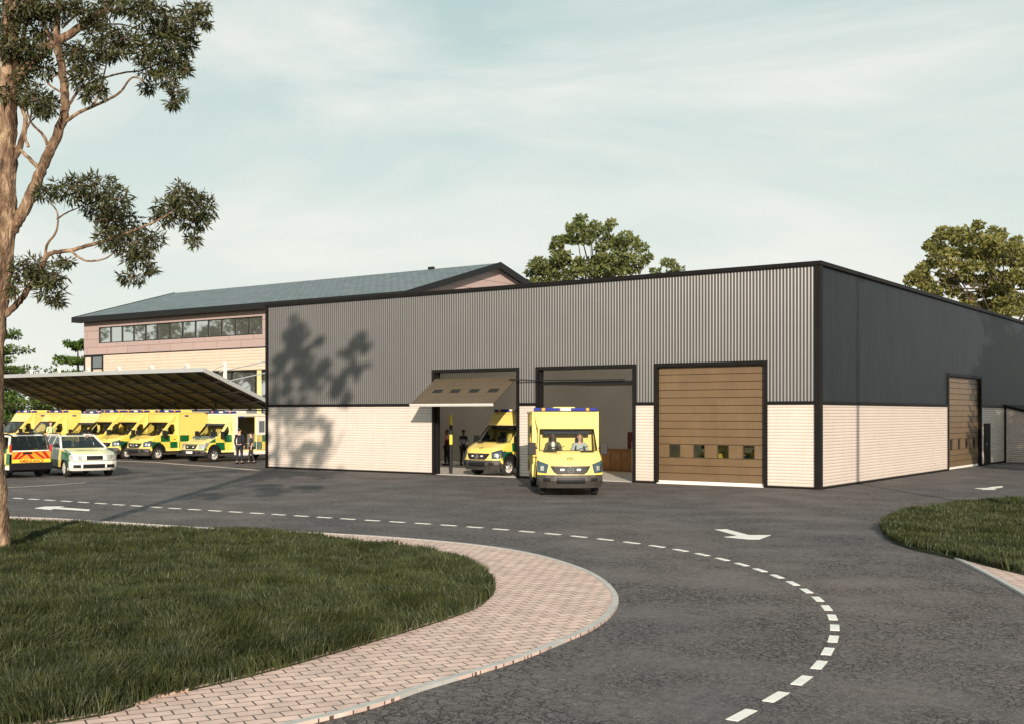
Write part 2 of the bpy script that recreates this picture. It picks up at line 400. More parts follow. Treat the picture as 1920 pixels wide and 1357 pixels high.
# ------------------------------------------------------------------ mesh building
class MB:
    def __init__(self):
        self.v = []; self.f = []; self.m = []

    def add(self, vs, fs, mi=0):
        o = len(self.v)
        self.v += [tuple(p) for p in vs]
        for f in fs:
            self.f.append([i + o for i in f]); self.m.append(mi)

    def box(self, x0, x1, y0, y1, z0, z1, mi=0):
        vs = [(x0, y0, z0), (x1, y0, z0), (x1, y1, z0), (x0, y1, z0), (x0, y0, z1), (x1, y0, z1), (x1, y1, z1), (x0, y1, z1)]
        self.add(vs, [(0, 3, 2, 1), (4, 5, 6, 7), (0, 1, 5, 4), (1, 2, 6, 5), (2, 3, 7, 6), (3, 0, 4, 7)], mi)
        return self

    def poly(self, pts, mi=0):
        self.add(pts, [tuple(range(len(pts)))], mi); return self

    def prism(self, pts, z0, z1, mi=0):
        """flat outline (x, y) given a real thickness"""
        n = len(pts)
        a = sum(pts[i][0] * pts[(i + 1) % n][1] - pts[(i + 1) % n][0] * pts[i][1] for i in range(n))
        if a < 0: pts = list(pts)[::-1]
        tri = tessellate_polygon([[Vector((p[0], p[1], 0)) for p in pts]])
        vs = [(p[0], p[1], z1) for p in pts] + [(p[0], p[1], z0) for p in pts]
        fs = []
        for t in tri:
            aa, bb, cc = [Vector(vs[i]) for i in t]
            if (bb - aa).cross(cc - aa).z < 0: t = t[::-1]
            fs.append(tuple(t)); fs.append(tuple(i + n for i in t[::-1]))
        for i in range(n):
            j = (i + 1) % n
            fs.append((i + n, j + n, j, i))
        self.add(vs, fs, mi); return self

    def bar(self, a, b, w, h=None, mi=0):
        """rectangular bar between two points"""
        h = h or w
        a = Vector(a); b = Vector(b); d = (b - a).normalized()
        up = Vector((0, 0, 1)) if abs(d.z) < .95 else Vector((0, 1, 0))
        s = d.cross(up).normalized() * w / 2; u = s.cross(d).normalized() * h / 2
        vs = [a - s - u, a + s - u, a + s + u, a - s + u, b - s - u, b + s - u, b + s + u, b - s + u]
        self.add(vs, [(0, 1, 2, 3), (7, 6, 5, 4), (0, 4, 5, 1), (1, 5, 6, 2), (2, 6, 7, 3), (3, 7, 4, 0)], mi); return self

    def tube(self, pts, rs, n=8, mi=0, cap=True):
        pts = [Vector(p) for p in pts]
        if not hasattr(rs, '__len__'): rs = [rs] * len(pts)
        rings = []; ref = None
        for i, p in enumerate(pts):
            d = (pts[min(i + 1, len(pts) - 1)] - pts[max(i - 1, 0)]).normalized()
            if ref is None:
                ref = Vector((0, 0, 1)) if abs(d.z) < .9 else Vector((1, 0, 0))
            s = d.cross(ref).normalized(); u = s.cross(d).normalized(); ref = u
            rings.append([p + (s * math.cos(2 * PI * k / n) + u * math.sin(2 * PI * k / n)) * rs[i] for k in range(n)])
        vs = [q for r in rings for q in r]; fs = []
        for i in range(len(pts) - 1):
            for k in range(n):
                fs.append((i * n + k, i * n + (k + 1) % n, (i + 1) * n + (k + 1) % n, (i + 1) * n + k))
        if cap:
            fs.append(tuple(range(n))[::-1]); fs.append(tuple(range((len(pts) - 1) * n, len(pts) * n)))
        self.add(vs, fs, mi); return self

    def lathe(self, prof, c, axis='x', n=24, mi=0):
        """prof: list of (along axis, radius)"""
        vs = []; fs = []
        for (h, r) in prof:
            for k in range(n):
                a = 2 * PI * k / n
                if axis == 'x': vs.append((c[0] + h, c[1] + r * math.cos(a), c[2] + r * math.sin(a)))
                elif axis == 'y': vs.append((c[0] + r * math.cos(a), c[1] + h, c[2] + r * math.sin(a)))
                else: vs.append((c[0] + r * math.cos(a), c[1] + r * math.sin(a), c[2] + h))
        for i in range(len(prof) - 1):
            for k in range(n):
                fs.append((i * n + k, i * n + (k + 1) % n, (i + 1) * n + (k + 1) % n, (i + 1) * n + k))
        self.add(vs, fs, mi); return self

    def ell(self, c, r, n=12, m=8, mi=0):
        vs = []; fs = []
        for i in range(m + 1):
            t = PI * i / m
            for k in range(n):
                a = 2 * PI * k / n
                vs.append((c[0] + r[0] * math.sin(t) * math.cos(a), c[1] + r[1] * math.sin(t) * math.sin(a), c[2] + r[2] * math.cos(t)))
        for i in range(m):
            for k in range(n):
                fs.append((i * n + k, (i + 1) * n + k, (i + 1) * n + (k + 1) % n, i * n + (k + 1) % n))
        self.add(vs, fs, mi); return self

    def build(self, name, mats, parent=None, smooth=False, fix=False, bevel=0):
        me = bpy.data.meshes.new(name)
        me.from_pydata(self.v, [], self.f)
        if not isinstance(mats, (list, tuple)): mats = [mats]
        for m in mats: me.materials.append(m)
        me.polygons.foreach_set('material_index', self.m)
        if smooth: me.polygons.foreach_set('use_smooth', [True] * len(me.polygons))
        if fix:
            bm = bmesh.new(); bm.from_mesh(me); bmesh.ops.remove_doubles(bm, verts=bm.verts, dist=.0005)
            bmesh.ops.recalc_face_normals(bm, faces=bm.faces); bm.to_mesh(me); bm.free()
        me.validate(); me.update()
        o = bpy.data.objects.new(name, me); col.objects.link(o)
        if parent: o.parent = parent
        if bevel:
            b = o.modifiers.new('bevel', 'BEVEL'); b.width = bevel; b.segments = 2; b.limit_method = 'ANGLE'; b.angle_limit = R(40)
        return o


def npmesh(name, V, Fq, m, parent=None):
    """many quads or triangles at once"""
    me = bpy.data.meshes.new(name)
    k = Fq.shape[1]
    me.vertices.add(len(V)); me.vertices.foreach_set('co', V.astype(np.float32).ravel())
    me.loops.add(Fq.size); me.loops.foreach_set('vertex_index', Fq.astype(np.int32).ravel())
    me.polygons.add(len(Fq)); me.polygons.foreach_set('loop_start', np.arange(0, Fq.size, k, dtype=np.int32))
    me.polygons.foreach_set('loop_total', np.full(len(Fq), k, dtype=np.int32))
    me.materials.append(m); me.update(calc_edges=True); me.validate()
    o = bpy.data.objects.new(name, me); col.objects.link(o)
    if parent: o.parent = parent
    return o


def tag(o, label=None, cat=None, group=None, kind=None):
    if label: o['label'] = label
    if cat: o['category'] = cat
    if group: o['group'] = group
    if kind: o['kind'] = kind
    return o


def empty(name, loc=(0, 0, 0), rz=0.0):
    o = bpy.data.objects.new(name, None); col.objects.link(o)
    o.location = loc; o.rotation_euler = (0, 0, rz); o.empty_display_size = .3
    return o


def kids(o):
    return [c for c in bpy.data.objects if c.parent == o]


def copy_tree(o, parent=None):
    c = o.copy(); col.objects.link(c); c.parent = parent
    for ch in kids(o): copy_tree(ch, c)
    return c


def textmesh(s, size=1.0, bold=False):
    cu = bpy.data.curves.new('lettering', 'FONT'); cu.body = s; cu.size = size; cu.align_x = 'CENTER'; cu.align_y = 'CENTER'
    if bold: cu.offset = .02 * size
    o = bpy.data.objects.new('lettering_tmp', cu); col.objects.link(o)
    bpy.context.view_layer.update()
    me = bpy.data.meshes.new_from_object(o.evaluated_get(bpy.context.evaluated_depsgraph_get()))
    vs = [tuple(v.co) for v in me.vertices]; fs = [tuple(p.vertices) for p in me.polygons]
    bpy.data.objects.remove(o); bpy.data.curves.remove(cu); bpy.data.meshes.remove(me)
    return vs, fs

_m = bpy.data.materials.new('added_frosted_panel'); _m.use_nodes = True; _n = _m.node_tree; _n.nodes.clear()
_o = _n.nodes.new('ShaderNodeOutputMaterial'); _t = _n.nodes.new('ShaderNodeBsdfTranslucent'); _t.inputs['Color'].default_value = (.85, .82, .78, 1)
_n.links.new(_t.outputs[0], _o.inputs[0]); M['added_rooflight'] = _m  # translucent sheet for the unseen roof openings, added to brighten the bays

# ------------------------------------------------------------------ camera, sky, sun
cam_d = bpy.data.cameras.new('camera'); cam = bpy.data.objects.new('camera', cam_d); col.objects.link(cam)
cam.location = (CAMX, CAMY, EYE); cam.rotation_euler = (R(90), 0, _a if False else math.atan2(SA, CA))
cam_d.sensor_width = 36; cam_d.lens = 36 * F / 1920; cam_d.shift_y = (HZ - 678.5) / 1920
cam_d.clip_start = .1; cam_d.clip_end = 3000
scene.camera = cam
SUN_EL = R(18.0)
_sx, _sy = -.06, 1.0
_d = Vector((CA * _sx - SA * _sy, SA * _sx + CA * _sy, 0)).normalized()
sun_dir = Vector((_d.x * math.cos(SUN_EL), _d.y * math.cos(SUN_EL), -math.sin(SUN_EL)))
sd = bpy.data.lights.new('sun', 'SUN'); sun = bpy.data.objects.new('sun', sd); col.objects.link(sun)
sd.energy = 5.0; sd.angle = R(.6); sd.color = (1, .86, .71)
sun.rotation_euler = sun_dir.to_track_quat('-Z', 'Y').to_euler(); sun.location = (20, -40, 40)

world = bpy.data.worlds.new('World'); scene.world = world; world.use_nodes = True
nt = world.node_tree; nt.nodes.clear(); N = nt.nodes; L = nt.links
out = N.new('ShaderNodeOutputWorld'); bg = N.new('ShaderNodeBackground'); bg.inputs['Strength'].default_value = .103
sky = N.new('ShaderNodeTexSky'); sky.sky_type = 'NISHITA'; sky.sun_disc = False; sky.sun_elevation = SUN_EL
sky.sun_rotation = math.atan2(-_d.x, -_d.y); sky.air_density = 1.0; sky.dust_density = 2.0; sky.ozone_density = 1.0
tc = N.new('ShaderNodeTexCoord')
mp = N.new('ShaderNodeMapping'); mp.inputs['Rotation'].default_value = (0, 0, R(25)); mp.inputs['Scale'].default_value = (1.1, 2.6, 7.0)
L.new(tc.outputs['Generated'], mp.inputs[0])
n1 = N.new('ShaderNodeTexNoise'); n1.inputs['Scale'].default_value = 1.3; n1.inputs['Detail'].default_value = 9; n1.inputs['Roughness'].default_value = .58; n1.inputs['Distortion'].default_value = .6
L.new(mp.outputs[0], n1.inputs['Vector'])
r1 = N.new('ShaderNodeMapRange'); r1.inputs['From Min'].default_value = .40; r1.inputs['From Max'].default_value = .72
r1.inputs['To Min'].default_value = 0.0; r1.inputs['To Max'].default_value = .66
L.new(n1.outputs['Fac'], r1.inputs['Value'])
# thin veil: thicker towards the horizon
sp = N.new('ShaderNodeSeparateXYZ'); L.new(tc.outputs['Generated'], sp.inputs[0])
hz = N.new('ShaderNodeMapRange'); hz.inputs['From Min'].default_value = 0.0; hz.inputs['From Max'].default_value = .36
hz.inputs['To Min'].default_value = .93; hz.inputs['To Max'].default_value = .0; L.new(sp.outputs[2], hz.inputs['Value'])
veil = N.new('ShaderNodeMix'); veil.data_type = 'RGBA'; veil.inputs[0].default_value = .80
L.new(sky.outputs[0], veil.inputs[6]); veil.inputs[7].default_value = (4.0, 5.3, 4.9, 1)
v2 = N.new('ShaderNodeMix'); v2.data_type = 'RGBA'; L.new(hz.outputs[0], v2.inputs[0]); L.new(veil.outputs[2], v2.inputs[6]); v2.inputs[7].default_value = (6.9, 7.0, 6.5, 1)
v3 = N.new('ShaderNodeMix'); v3.data_type = 'RGBA'; L.new(r1.outputs[0], v3.inputs[0]); L.new(v2.outputs[2], v3.inputs[6]); v3.inputs[7].default_value = (7.9, 7.5, 7.0, 1)
L.new(v3.outputs[2], bg.inputs['Color']); L.new(bg.outputs[0], out.inputs[0])
scene.view_settings.view_transform = 'Standard'; scene.view_settings.look = 'None'
scene.view_settings.exposure = 0.35; scene.view_settings.gamma = 1.0

# ------------------------------------------------------------------ ground
mb = MB(); mb.poly([(-900, -900, -.012), (900, -900, -.012), (900, 900, -.012), (-900, 900, -.012)])
tag(mb.build('ground', M['farland']), kind='structure')
mb = MB(); mb.poly([(-95, -75, 0), (75, -75, 0), (75, 60, 0), (-95, 60, 0)])
tag(mb.build('road', M['asphalt']), kind='structure')


def smooth_curve(P, n=8):
    out = []
    for i in range(len(P) - 1):
        p0 = P[max(i - 1, 0)]; p1 = P[i]; p2 = P[i + 1]; p3 = P[min(i + 2, len(P) - 1)]
        for k in range(n):
            t = k / n
            out.append(tuple(.5 * ((2 * p1[j]) + (-p0[j] + p2[j]) * t + (2 * p0[j] - 5 * p1[j] + 4 * p2[j] - p3[j]) * t * t + (-p0[j] + 3 * p1[j] - 3 * p2[j] + p3[j]) * t ** 3) for j in (0, 1)))
    out.append(P[-1][:2]); return out


def resample(P, d):
    acc = [0]
    for a, b in zip(P, P[1:]): acc.append(acc[-1] + math.hypot(b[0] - a[0], b[1] - a[1]))
    n = max(2, int(acc[-1] / d)); out = []; j = 0
    for k in range(n + 1):
        s = acc[-1] * k / n
        while j < len(acc) - 2 and acc[j + 1] < s: j += 1
        t = (s - acc[j]) / max(1e-9, acc[j + 1] - acc[j])
        out.append((P[j][0] + (P[j + 1][0] - P[j][0]) * t, P[j][1] + (P[j + 1][1] - P[j][1]) * t))
    return out


def offset(P, d):
    out = []
    for i, p in enumerate(P):
        a = P[max(i - 1, 0)]; b = P[min(i + 1, len(P) - 1)]
        t = Vector((b[0] - a[0], b[1] - a[1])).normalized()
        out.append((p[0] - t.y * d, p[1] + t.x * d))
    return out


def strip(name, P, w0, w1, z0, z1, m, kind='structure', seg=None, gap=.012):
    """a row of stones that follows a line, from offset w0 to w1"""
    A = offset(P, w0); B = offset(P, w1); mb = MB()
    step = seg or 1
    for i in range(0, len(P) - 1, step):
        j = min(i + step, len(P) - 1)
        for k in range(i, j):
            f0 = 0 if k > i or not gap else gap / max(.01, math.dist(P[k], P[k + 1]))
            def lp(u, v, t): return (u[0] + (v[0] - u[0]) * t, u[1] + (v[1] - u[1]) * t)
            a0, a1, b0, b1 = lp(A[k], A[k + 1], f0), A[k + 1], lp(B[k], B[k + 1], f0), B[k + 1]
            vs = [(*a0, z0), (*a1, z0), (*b1, z0), (*b0, z0), (*a0, z1), (*a1, z1), (*b1, z1), (*b0, z1)]
            mb.add(vs, [(0, 3, 2, 1), (4, 5, 6, 7), (0, 1, 5, 4), (1, 2, 6, 5), (2, 3, 7, 6), (3, 0, 4, 7)])
    return tag(mb.build(name, m, fix=True), kind=kind)


PZ = .032
outer_px = [(15, 968), (200, 977), (400, 989), (600, 998), (760, 1008), (900, 1021), (1000, 1037), (1080, 1060), (1130, 1084), (1158, 1114), (1153, 1142), (1118, 1172), (1050, 1203), (960, 1238), (800, 1286), (600, 1346)]
outer = [W(-30, 31.5), W(-20, 30.2)] + [tuple(gp(x, y, PZ)[:2]) for x, y in outer_px] + [W(-4.2, 7.5), W(-9, 4.6), W(-16, 1.5), W(-30, -3)]
inner_px = [(20, 984), (200, 991), (400, 1001), (600, 1011), (760, 1031), (860, 1057), (910, 1084), (925, 1104), (907, 1130), (860, 1153), (700, 1203), (500, 1260), (300, 1307), (60, 1362)]
inner = [W(-30, 29.5), W(-20, 28.2)] + [tuple(gp(x, y, PZ)[:2]) for x, y in inner_px] + [W(-8, 7.4), W(-14, 4.6), W(-30, -1)]
outer = smooth_curve(outer); inner = smooth_curve(inner)
mb = MB(); mb.prism(outer, 0.0, PZ); tag(mb.build('path', M['pavers']), kind='structure')
ko = resample(outer, .3); strip('kerb', ko, -.085, .0, 0, PZ + .008, M['kerb'], seg=3)
strip('gutter_joint', ko, -.105, -.085, 0, .02, M['edging'], seg=None, gap=0)
ki = resample(inner, .3); strip('path_edging', ki, -.10, .0, .0, PZ + .022, M['edging'], seg=2)
mb = MB(); mb.prism(inner, .01, PZ + .018); tag(mb.build('lawn', M['soil']), kind='structure')
# right hand island
rpx = [(2200, 946), (2050, 939), (1920, 939), (1860, 942), (1790, 947), (1720, 958), (1670, 972), (1652, 987), (1660, 1004), (1700, 1024), (1790, 1045), (1920, 1078), (2100, 1120)]
isl = [tuple(gp(x, y, PZ)[:2]) for x, y in rpx]
isl = smooth_curve(isl)
isl2_px = [(1775, 1036), (1790, 1041), (1850, 1070), (1920, 1108), (2100, 1210)]
isl2 = smooth_curve([tuple(gp(x, y, PZ)[:2]) for x, y in isl2_px])
mb = MB(); mb.prism(isl2 + [tuple(gp(2100, 1100, PZ)[:2]), tuple(gp(1920, 1060, PZ)[:2])], 0, PZ); tag(mb.build('path', M['pavers']), kind='structure')
strip('kerb', resample(isl2, .3), -.085, 0.0, 0, PZ + .008, M['kerb'], seg=3)
mb = MB(); mb.prism(isl, 0, PZ + .018); tag(mb.build('lawn', M['soil']), kind='structure')


def inside(P, x, y):
    c = np.zeros(len(x), bool); n = len(P)
    for i in range(n):
        x1, y1 = P[i]; x2, y2 = P[(i + 1) % n]
        if y1 == y2: continue
        c ^= ((y1 > y) != (y2 > y)) & (x < (x2 - x1) * (y - y1) / (y2 - y1) + x1)
    return c


def grass(name, P, dens, z, hmin, hmax, label, w=.0065):
    P = [tuple(p) for p in P]
    xs = [p[0] for p in P]; ys = [p[1] for p in P]
    n = int((max(xs) - min(xs)) * (max(ys) - min(ys)) * dens)
    x = rng.uniform(min(xs), max(xs), n); y = rng.uniform(min(ys), max(ys), n)
    X = CA * (x - CAMX) + SA * (y - CAMY); Y = -SA * (x - CAMX) + CA * (y - CAMY)
    keep = inside(P, x, y) & (Y > 5) & (np.abs(X) < Y * .50 + 1.5) & (rng.random(n) < np.clip(16 / np.maximum(Y, 1), .25, 1))
    x = x[keep]; y = y[keep]; Yk = Y[keep]; n = len(x)
    # tussocks: neighbours lean the same way
    def fld(s, ph): return np.sin(x * s + ph + 1.7 * np.sin(y * s * .8 + ph * 2)) * np.cos(y * s * 1.1 - ph + 1.3 * np.sin(x * s * .7))
    lean = .45 * fld(1.9, .3) + rng.normal(0, .28, n); lean2 = .45 * fld(2.3, 2.1) + rng.normal(0, .28, n)
    h = hmin + (hmax - hmin) * np.clip(.5 + .35 * fld(1.1, 1.0) + .25 * fld(3.3, 2.) + rng.normal(0, .18, n), 0, 1)
    a = rng.uniform(0, 2 * PI, n); ww = w * np.clip(Yk / 13, .8, 2.2)
    dx = np.cos(a) * ww; dy = np.sin(a) * ww
    b0 = np.stack([x - dx, y - dy, np.full(n, z)], 1); b1 = np.stack([x + dx, y + dy, np.full(n, z)], 1)
    mx = x + lean * h * .35; my = y + lean2 * h * .35
    m0 = np.stack([mx - dx * .8, my - dy * .8, z + h * .55], 1); m1 = np.stack([mx + dx * .8, my + dy * .8, z + h * .55], 1)
    t0 = np.stack([x + lean * h - dx * .15, y + lean2 * h - dy * .15, z + h * np.clip(1 - .4 * (lean ** 2 + lean2 ** 2), .5, 1)], 1)
    t1 = t0 + np.stack([dx * .3, dy * .3, np.zeros(n)], 1)
    V = np.stack([b0, b1, m0, m1, t0, t1], 1).reshape(-1, 3)
    i = np.arange(n) * 6
    Fq = np.concatenate([np.stack([i, i + 1, i + 3, i + 2], 1), np.stack([i + 2, i + 3, i + 5, i + 4], 1)])
    o = npmesh(name, V, Fq, M['grass']); tag(o, label, 'grass', kind='stuff'); return o


ig = offset(inner, .03)
grass('grass', ig, 2300, PZ + .015, .07, .21, 'dark green unmown grass inside the curved pink path')
grass('grass', isl, 1300, PZ + .015, .08, .22, 'rough green grass on the island at the right edge')

# ------------------------------------------------------------------ painted markings
far = [(68, 67), (125, 70), (187, 74), (250, 78), (313, 82), (378, 86), (445, 91), (515, 96), (583, 100), (655, 105), (730, 109), (806, 114), (884, 118), (963, 123), (1046, 128), (1130, 133), (1217, 139), (1305, 145), (1397, 150), (1491, 156), (1586, 161), (1686, 168), (1783, 175), (1880, 184)]
near = [(60, 191), (155, 201), (253, 210), (353, 221), (453, 233), (558, 247), (641, 262), (718, 277), (797, 296), (865, 314), (938, 337), (1002, 360), (1061, 386), (1114, 414), (1157, 446), (1190, 479), (1211, 513), (1222, 553), (1217, 594), (1194, 644), (1152, 692), (1087, 750), (990, 812), (862, 880)]
dp = [gp(x / 2, 900 + y / 2) for x, y in far] + [gp(960 + x / 2, 900 + y / 2) for x, y in near]
# even out reading noise along the far stretch
for _ in range(3):
    dp = [dp[0]] + [(dp[i - 1] + dp[i] * 2 + dp[i + 1]) / 4 for i in range(1, len(dp) - 4)] + dp[-4:]
for i, p in enumerate(dp):
    t = (dp[min(i + 1, len(dp) - 1)] - dp[max(i - 1, 0)]); pitch = t.length / (2 if 0 < i < len(dp) - 1 else 1); t.normalize()
    nrm = Vector((-t.y, t.x, 0)); l = min(.29, pitch * .28) if i < 24 else min(.25, pitch * .27); w = .055
    c = [p - t * l - nrm * w, p + t * l - nrm * w, p + t * l + nrm * w, p - t * l + nrm * w]
    mb = MB(); mb.prism([(q.x, q.y) for q in c], .0005, .006)
    o = mb.build('road_dash', M['paint']); o['kind'] = 'structure'
arrows = [
    ([(760, 184), (803, 183), (888, 205), (972, 205), (928, 221), (880, 220), (796, 212), (845, 207)], (960, 900), 'white painted arrow on the open asphalt right of the curved dashes'),
    ([(1733, 29), (1780, 28), (1800, 24), (1838, 21), (1842, 25), (1806, 31), (1815, 34), (1765, 34)], (960, 900), 'small far white painted arrow beside the right side wall'),
    ([(130, 104), (168, 98), (242, 97), (222, 101), (338, 109), (334, 114), (205, 106), (190, 110)], (0, 900), 'white painted arrow near the big tree between dashes and path')]
for P, o0, lab in arrows:
    mb = MB(); mb.prism([tuple(gp(o0[0] + x / 2, o0[1] + y / 2)[:2]) for x, y in P], .0005, .006)
    tag(mb.build('road_arrow', M['paint']), lab, 'road marking')
for P, w, lab in (([(14, 913), (60, 911), (110, 908), (160, 904)], .09, 'pale worn line on the asphalt in front of the white car'),
                  ([(214, 863), (290, 866), (340, 870), (400, 874), (484, 881)], .30, 'broad pale worn strip in front of the parked ambulances')):  # broad strip: only a paler, warmer tone than the asphalt
    pts = resample(smooth_curve([tuple(gp(x, y)[:2]) for x, y in P]), .5)
    a = offset(pts, -w / 2); b = offset(pts, w / 2)
    mb = MB(); mb.prism(a + b[::-1], .0004, .005); tag(mb.build('ground_line', M['blotchy']), lab, 'road marking')


# ------------------------------------------------------------------ cladding helpers
FRONT = lambda u, o, z: (u, -o, z)
SIDE = lambda u, o, z: (o, u, z)


def vribs(P, u0, u1, zfun, z1, pitch=.124, amp=.0135, base=.016):
    mb = MB(); us = set([u0, u1]); m0 = math.floor(u0 / pitch)
    for q in range(m0, math.ceil(u1 / pitch) + 1):
        for f in (0, .1, .2, .3, .4, .5, .6, .7, .8, .9):
            u = (q + f) * pitch
            if u0 < u < u1: us.add(u)
    for d in doors:
        us.add(d[0]); us.add(d[1])
    us = sorted(us)
    for a, b in zip(us, us[1:]):
        if b - a < 1e-5: continue
        z0 = zfun((a + b) / 2)
        oa = base + amp * math.cos(2 * PI * a / pitch); ob = base + amp * math.cos(2 * PI * b / pitch)
        mb.add([P(a, oa, z0), P(b, ob, z0), P(b, ob, z1), P(a, oa, z1)], [(0, 1, 2, 3)])
    return mb


def hribs(mb, P, u0, u1, z0, z1, pitch=.108, d=.028, base=.035):
    n = max(1, round((z1 - z0) / pitch)); p = (z1 - z0) / n; prof = []
    for i in range(n):
        z = z0 + i * p
        prof += [(z, base - d), (z + .14 * p, base - .2 * d), (z + .3 * p, base), (z + .70 * p, base), (z + .86 * p, base - .2 * d)]
    prof.append((z1, base - d))
    vs = []; fs = []
    for z, o in prof: vs += [P(u0, o, z), P(u1, o, z)]
    for i in range(len(prof) - 1): fs.append((2 * i, 2 * i + 1, 2 * i + 3, 2 * i + 2))
    mb.add(vs, fs); return mb


def bx(mb, P, u0, u1, o0, o1, z0, z1, mi=0):
    a = P(u0, o0, z0); b = P(u1, o1, z1)
    return mb.box(min(a[0], b[0]), max(a[0], b[0]), min(a[1], b[1]), max(a[1], b[1]), z0, z1, mi)


# ------------------------------------------------------------------ garage building
G = empty('garage_building'); tag(G, 'long flat roofed ambulance garage with ribbed grey upper walls and cream lower walls', 'building')
XL = -27.3; ZM = 2.93; ZT = 7.68; ZD = 4.47; FW = .13
doors = [(fx(812), fx(975)), (fx(1006), fx(1193)), (fx(1228), fx(1440))]
SD = (sy(1775), sy(1838)); YE = sy(1882); YB = 46.0


def zlow(u):
    for a, b in doors:
        if a < u < b: return ZD
    return ZM


vribs(FRONT, XL + .12, -.12, zlow, ZT).build('upper_wall', M['ribs'], G, fix=True, smooth=True)
edges = [XL + .12] + [v for d in doors for v in d] + [-.12]
for i in range(0, len(edges), 2):
    mb = MB(); hribs(mb, FRONT, edges[i], edges[i + 1], .07, ZM); mb.build('lower_wall', M['cream'], G)
mb = MB()
for a, b in ((.1, SD[0]), (SD[0], SD[1]), (SD[1], YB)):
    bx(mb, SIDE, a, b, -.1, .02, ZD if a == SD[0] else ZM, ZT)
mb.build('side_upper_wall', M['flatgrey'], G)
mb = MB(); hribs(mb, SIDE, .12, SD[0], .07, ZM); hribs(mb, SIDE, SD[1], YE, .07, ZM)
mb.build('side_lower_wall', M['cream'], G)
mb = MB()     # structural wall behind the cladding
for i in range(0, len(edges), 2): mb.box(edges[i], edges[i + 1], .006, .28, 0, ZT)
for a, b in doors: mb.box(a, b, .006, .28, ZD, ZT)
for a, b in ((.3, SD[0]), (SD[1], YB)): mb.box(-.30, -.12, a, b, 0, ZT)
mb.box(-.30, -.12, SD[0], SD[1], ZD, ZT)
mb.box(XL, XL + .25, .3, YB, 0, ZT); mb.box(XL, -.3, YB - .02, YB + .2, 0, ZT)
mb.build('inner_wall', M['inner'], G)
mb = MB(); mb.box(XL + .26, -.31, 12.5, 12.7, .02, ZT - .5); mb.build('partition_wall', M['inner'], G)
mb = MB(); mb.box(XL + .26, -.31, .06, 12.5, .0015, .02)
mb.build('garage_floor', M['concrete'], G)
mb = MB()
for y0_, y1_ in ((.02, 3.5), (5.3, 8.6), (10.4, YB)): mb.box(XL + .02, -.02, y0_, y1_, ZT - .25, ZT - .02)  # roof gaps added out of view to let daylight into the bays
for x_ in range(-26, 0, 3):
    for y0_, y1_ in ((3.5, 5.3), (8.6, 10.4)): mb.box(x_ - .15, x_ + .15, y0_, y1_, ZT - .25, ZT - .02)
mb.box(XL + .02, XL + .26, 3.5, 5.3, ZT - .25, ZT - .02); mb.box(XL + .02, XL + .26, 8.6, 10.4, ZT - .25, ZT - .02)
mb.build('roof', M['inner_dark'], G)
for y0_, y1_ in ((3.5, 5.3), (8.6, 10.4)):
    mb = MB(); mb.poly([(XL + .3, y0_, ZT - .12), (-.3, y0_, ZT - .12), (-.3, y1_, ZT - .12), (XL + .3, y1_, ZT - .12)]); mb.build('added_rooflight', M['added_rooflight'], G)  # unseen diffusing panels, added to spread that daylight indoors
for x0, x1 in ((XL - .02, XL + .12), (-.12, .10)):
    mb = MB(); mb.box(x0, x1, -.10, .14, 0, ZT); mb.build('corner_post', M['black'], G, bevel=.006)
mb = MB(); mb.box(XL - .05, .13, -.13, .06, ZT, ZT + .14); mb.box(-.06, .13, .06, YB + .2, ZT, ZT + .14); mb.box(XL - .05, XL + .1, .06, YB + .2, ZT, ZT + .14)
mb.box(XL + .1, -.06, YB, YB + .2, ZT, ZT + .14)
mb.build('coping', M['black'], G)
for i in range(0, len(edges), 2):
    mb = MB(); mb.box(edges[i], edges[i + 1], -.085, 0, ZM, ZM + .11); mb.build('wall_trim', M['black'], G)
    mb = MB(); mb.box(edges[i], edges[i + 1], -.075, 0, 0, .07); mb.build('base_trim', M['black'], G)
for y0_, y1_ in ((.14, SD[0]), (SD[1], YE)):
    mb = MB(); mb.box(0, .085, y0_, y1_, ZM, ZM + .11); mb.build('wall_trim', M['black'], G)
    mb = MB(); mb.box(0, .075, y0_, y1_, 0, .07); mb.build('base_trim', M['black'], G)


def door_frame(P, a, b):
    mb = MB()
    bx(mb, P, a, a + FW, -.32, .09, 0, ZD); bx(mb, P, b - FW, b, -.32, .09, 0, ZD); bx(mb, P, a + FW, b - FW, -.32, .09, ZD - .14, ZD)
    mb.build('door_frame', M['black'], G, bevel=.006)


for a, b in doors: door_frame(FRONT, a, b)
door_frame(SIDE, *SD)


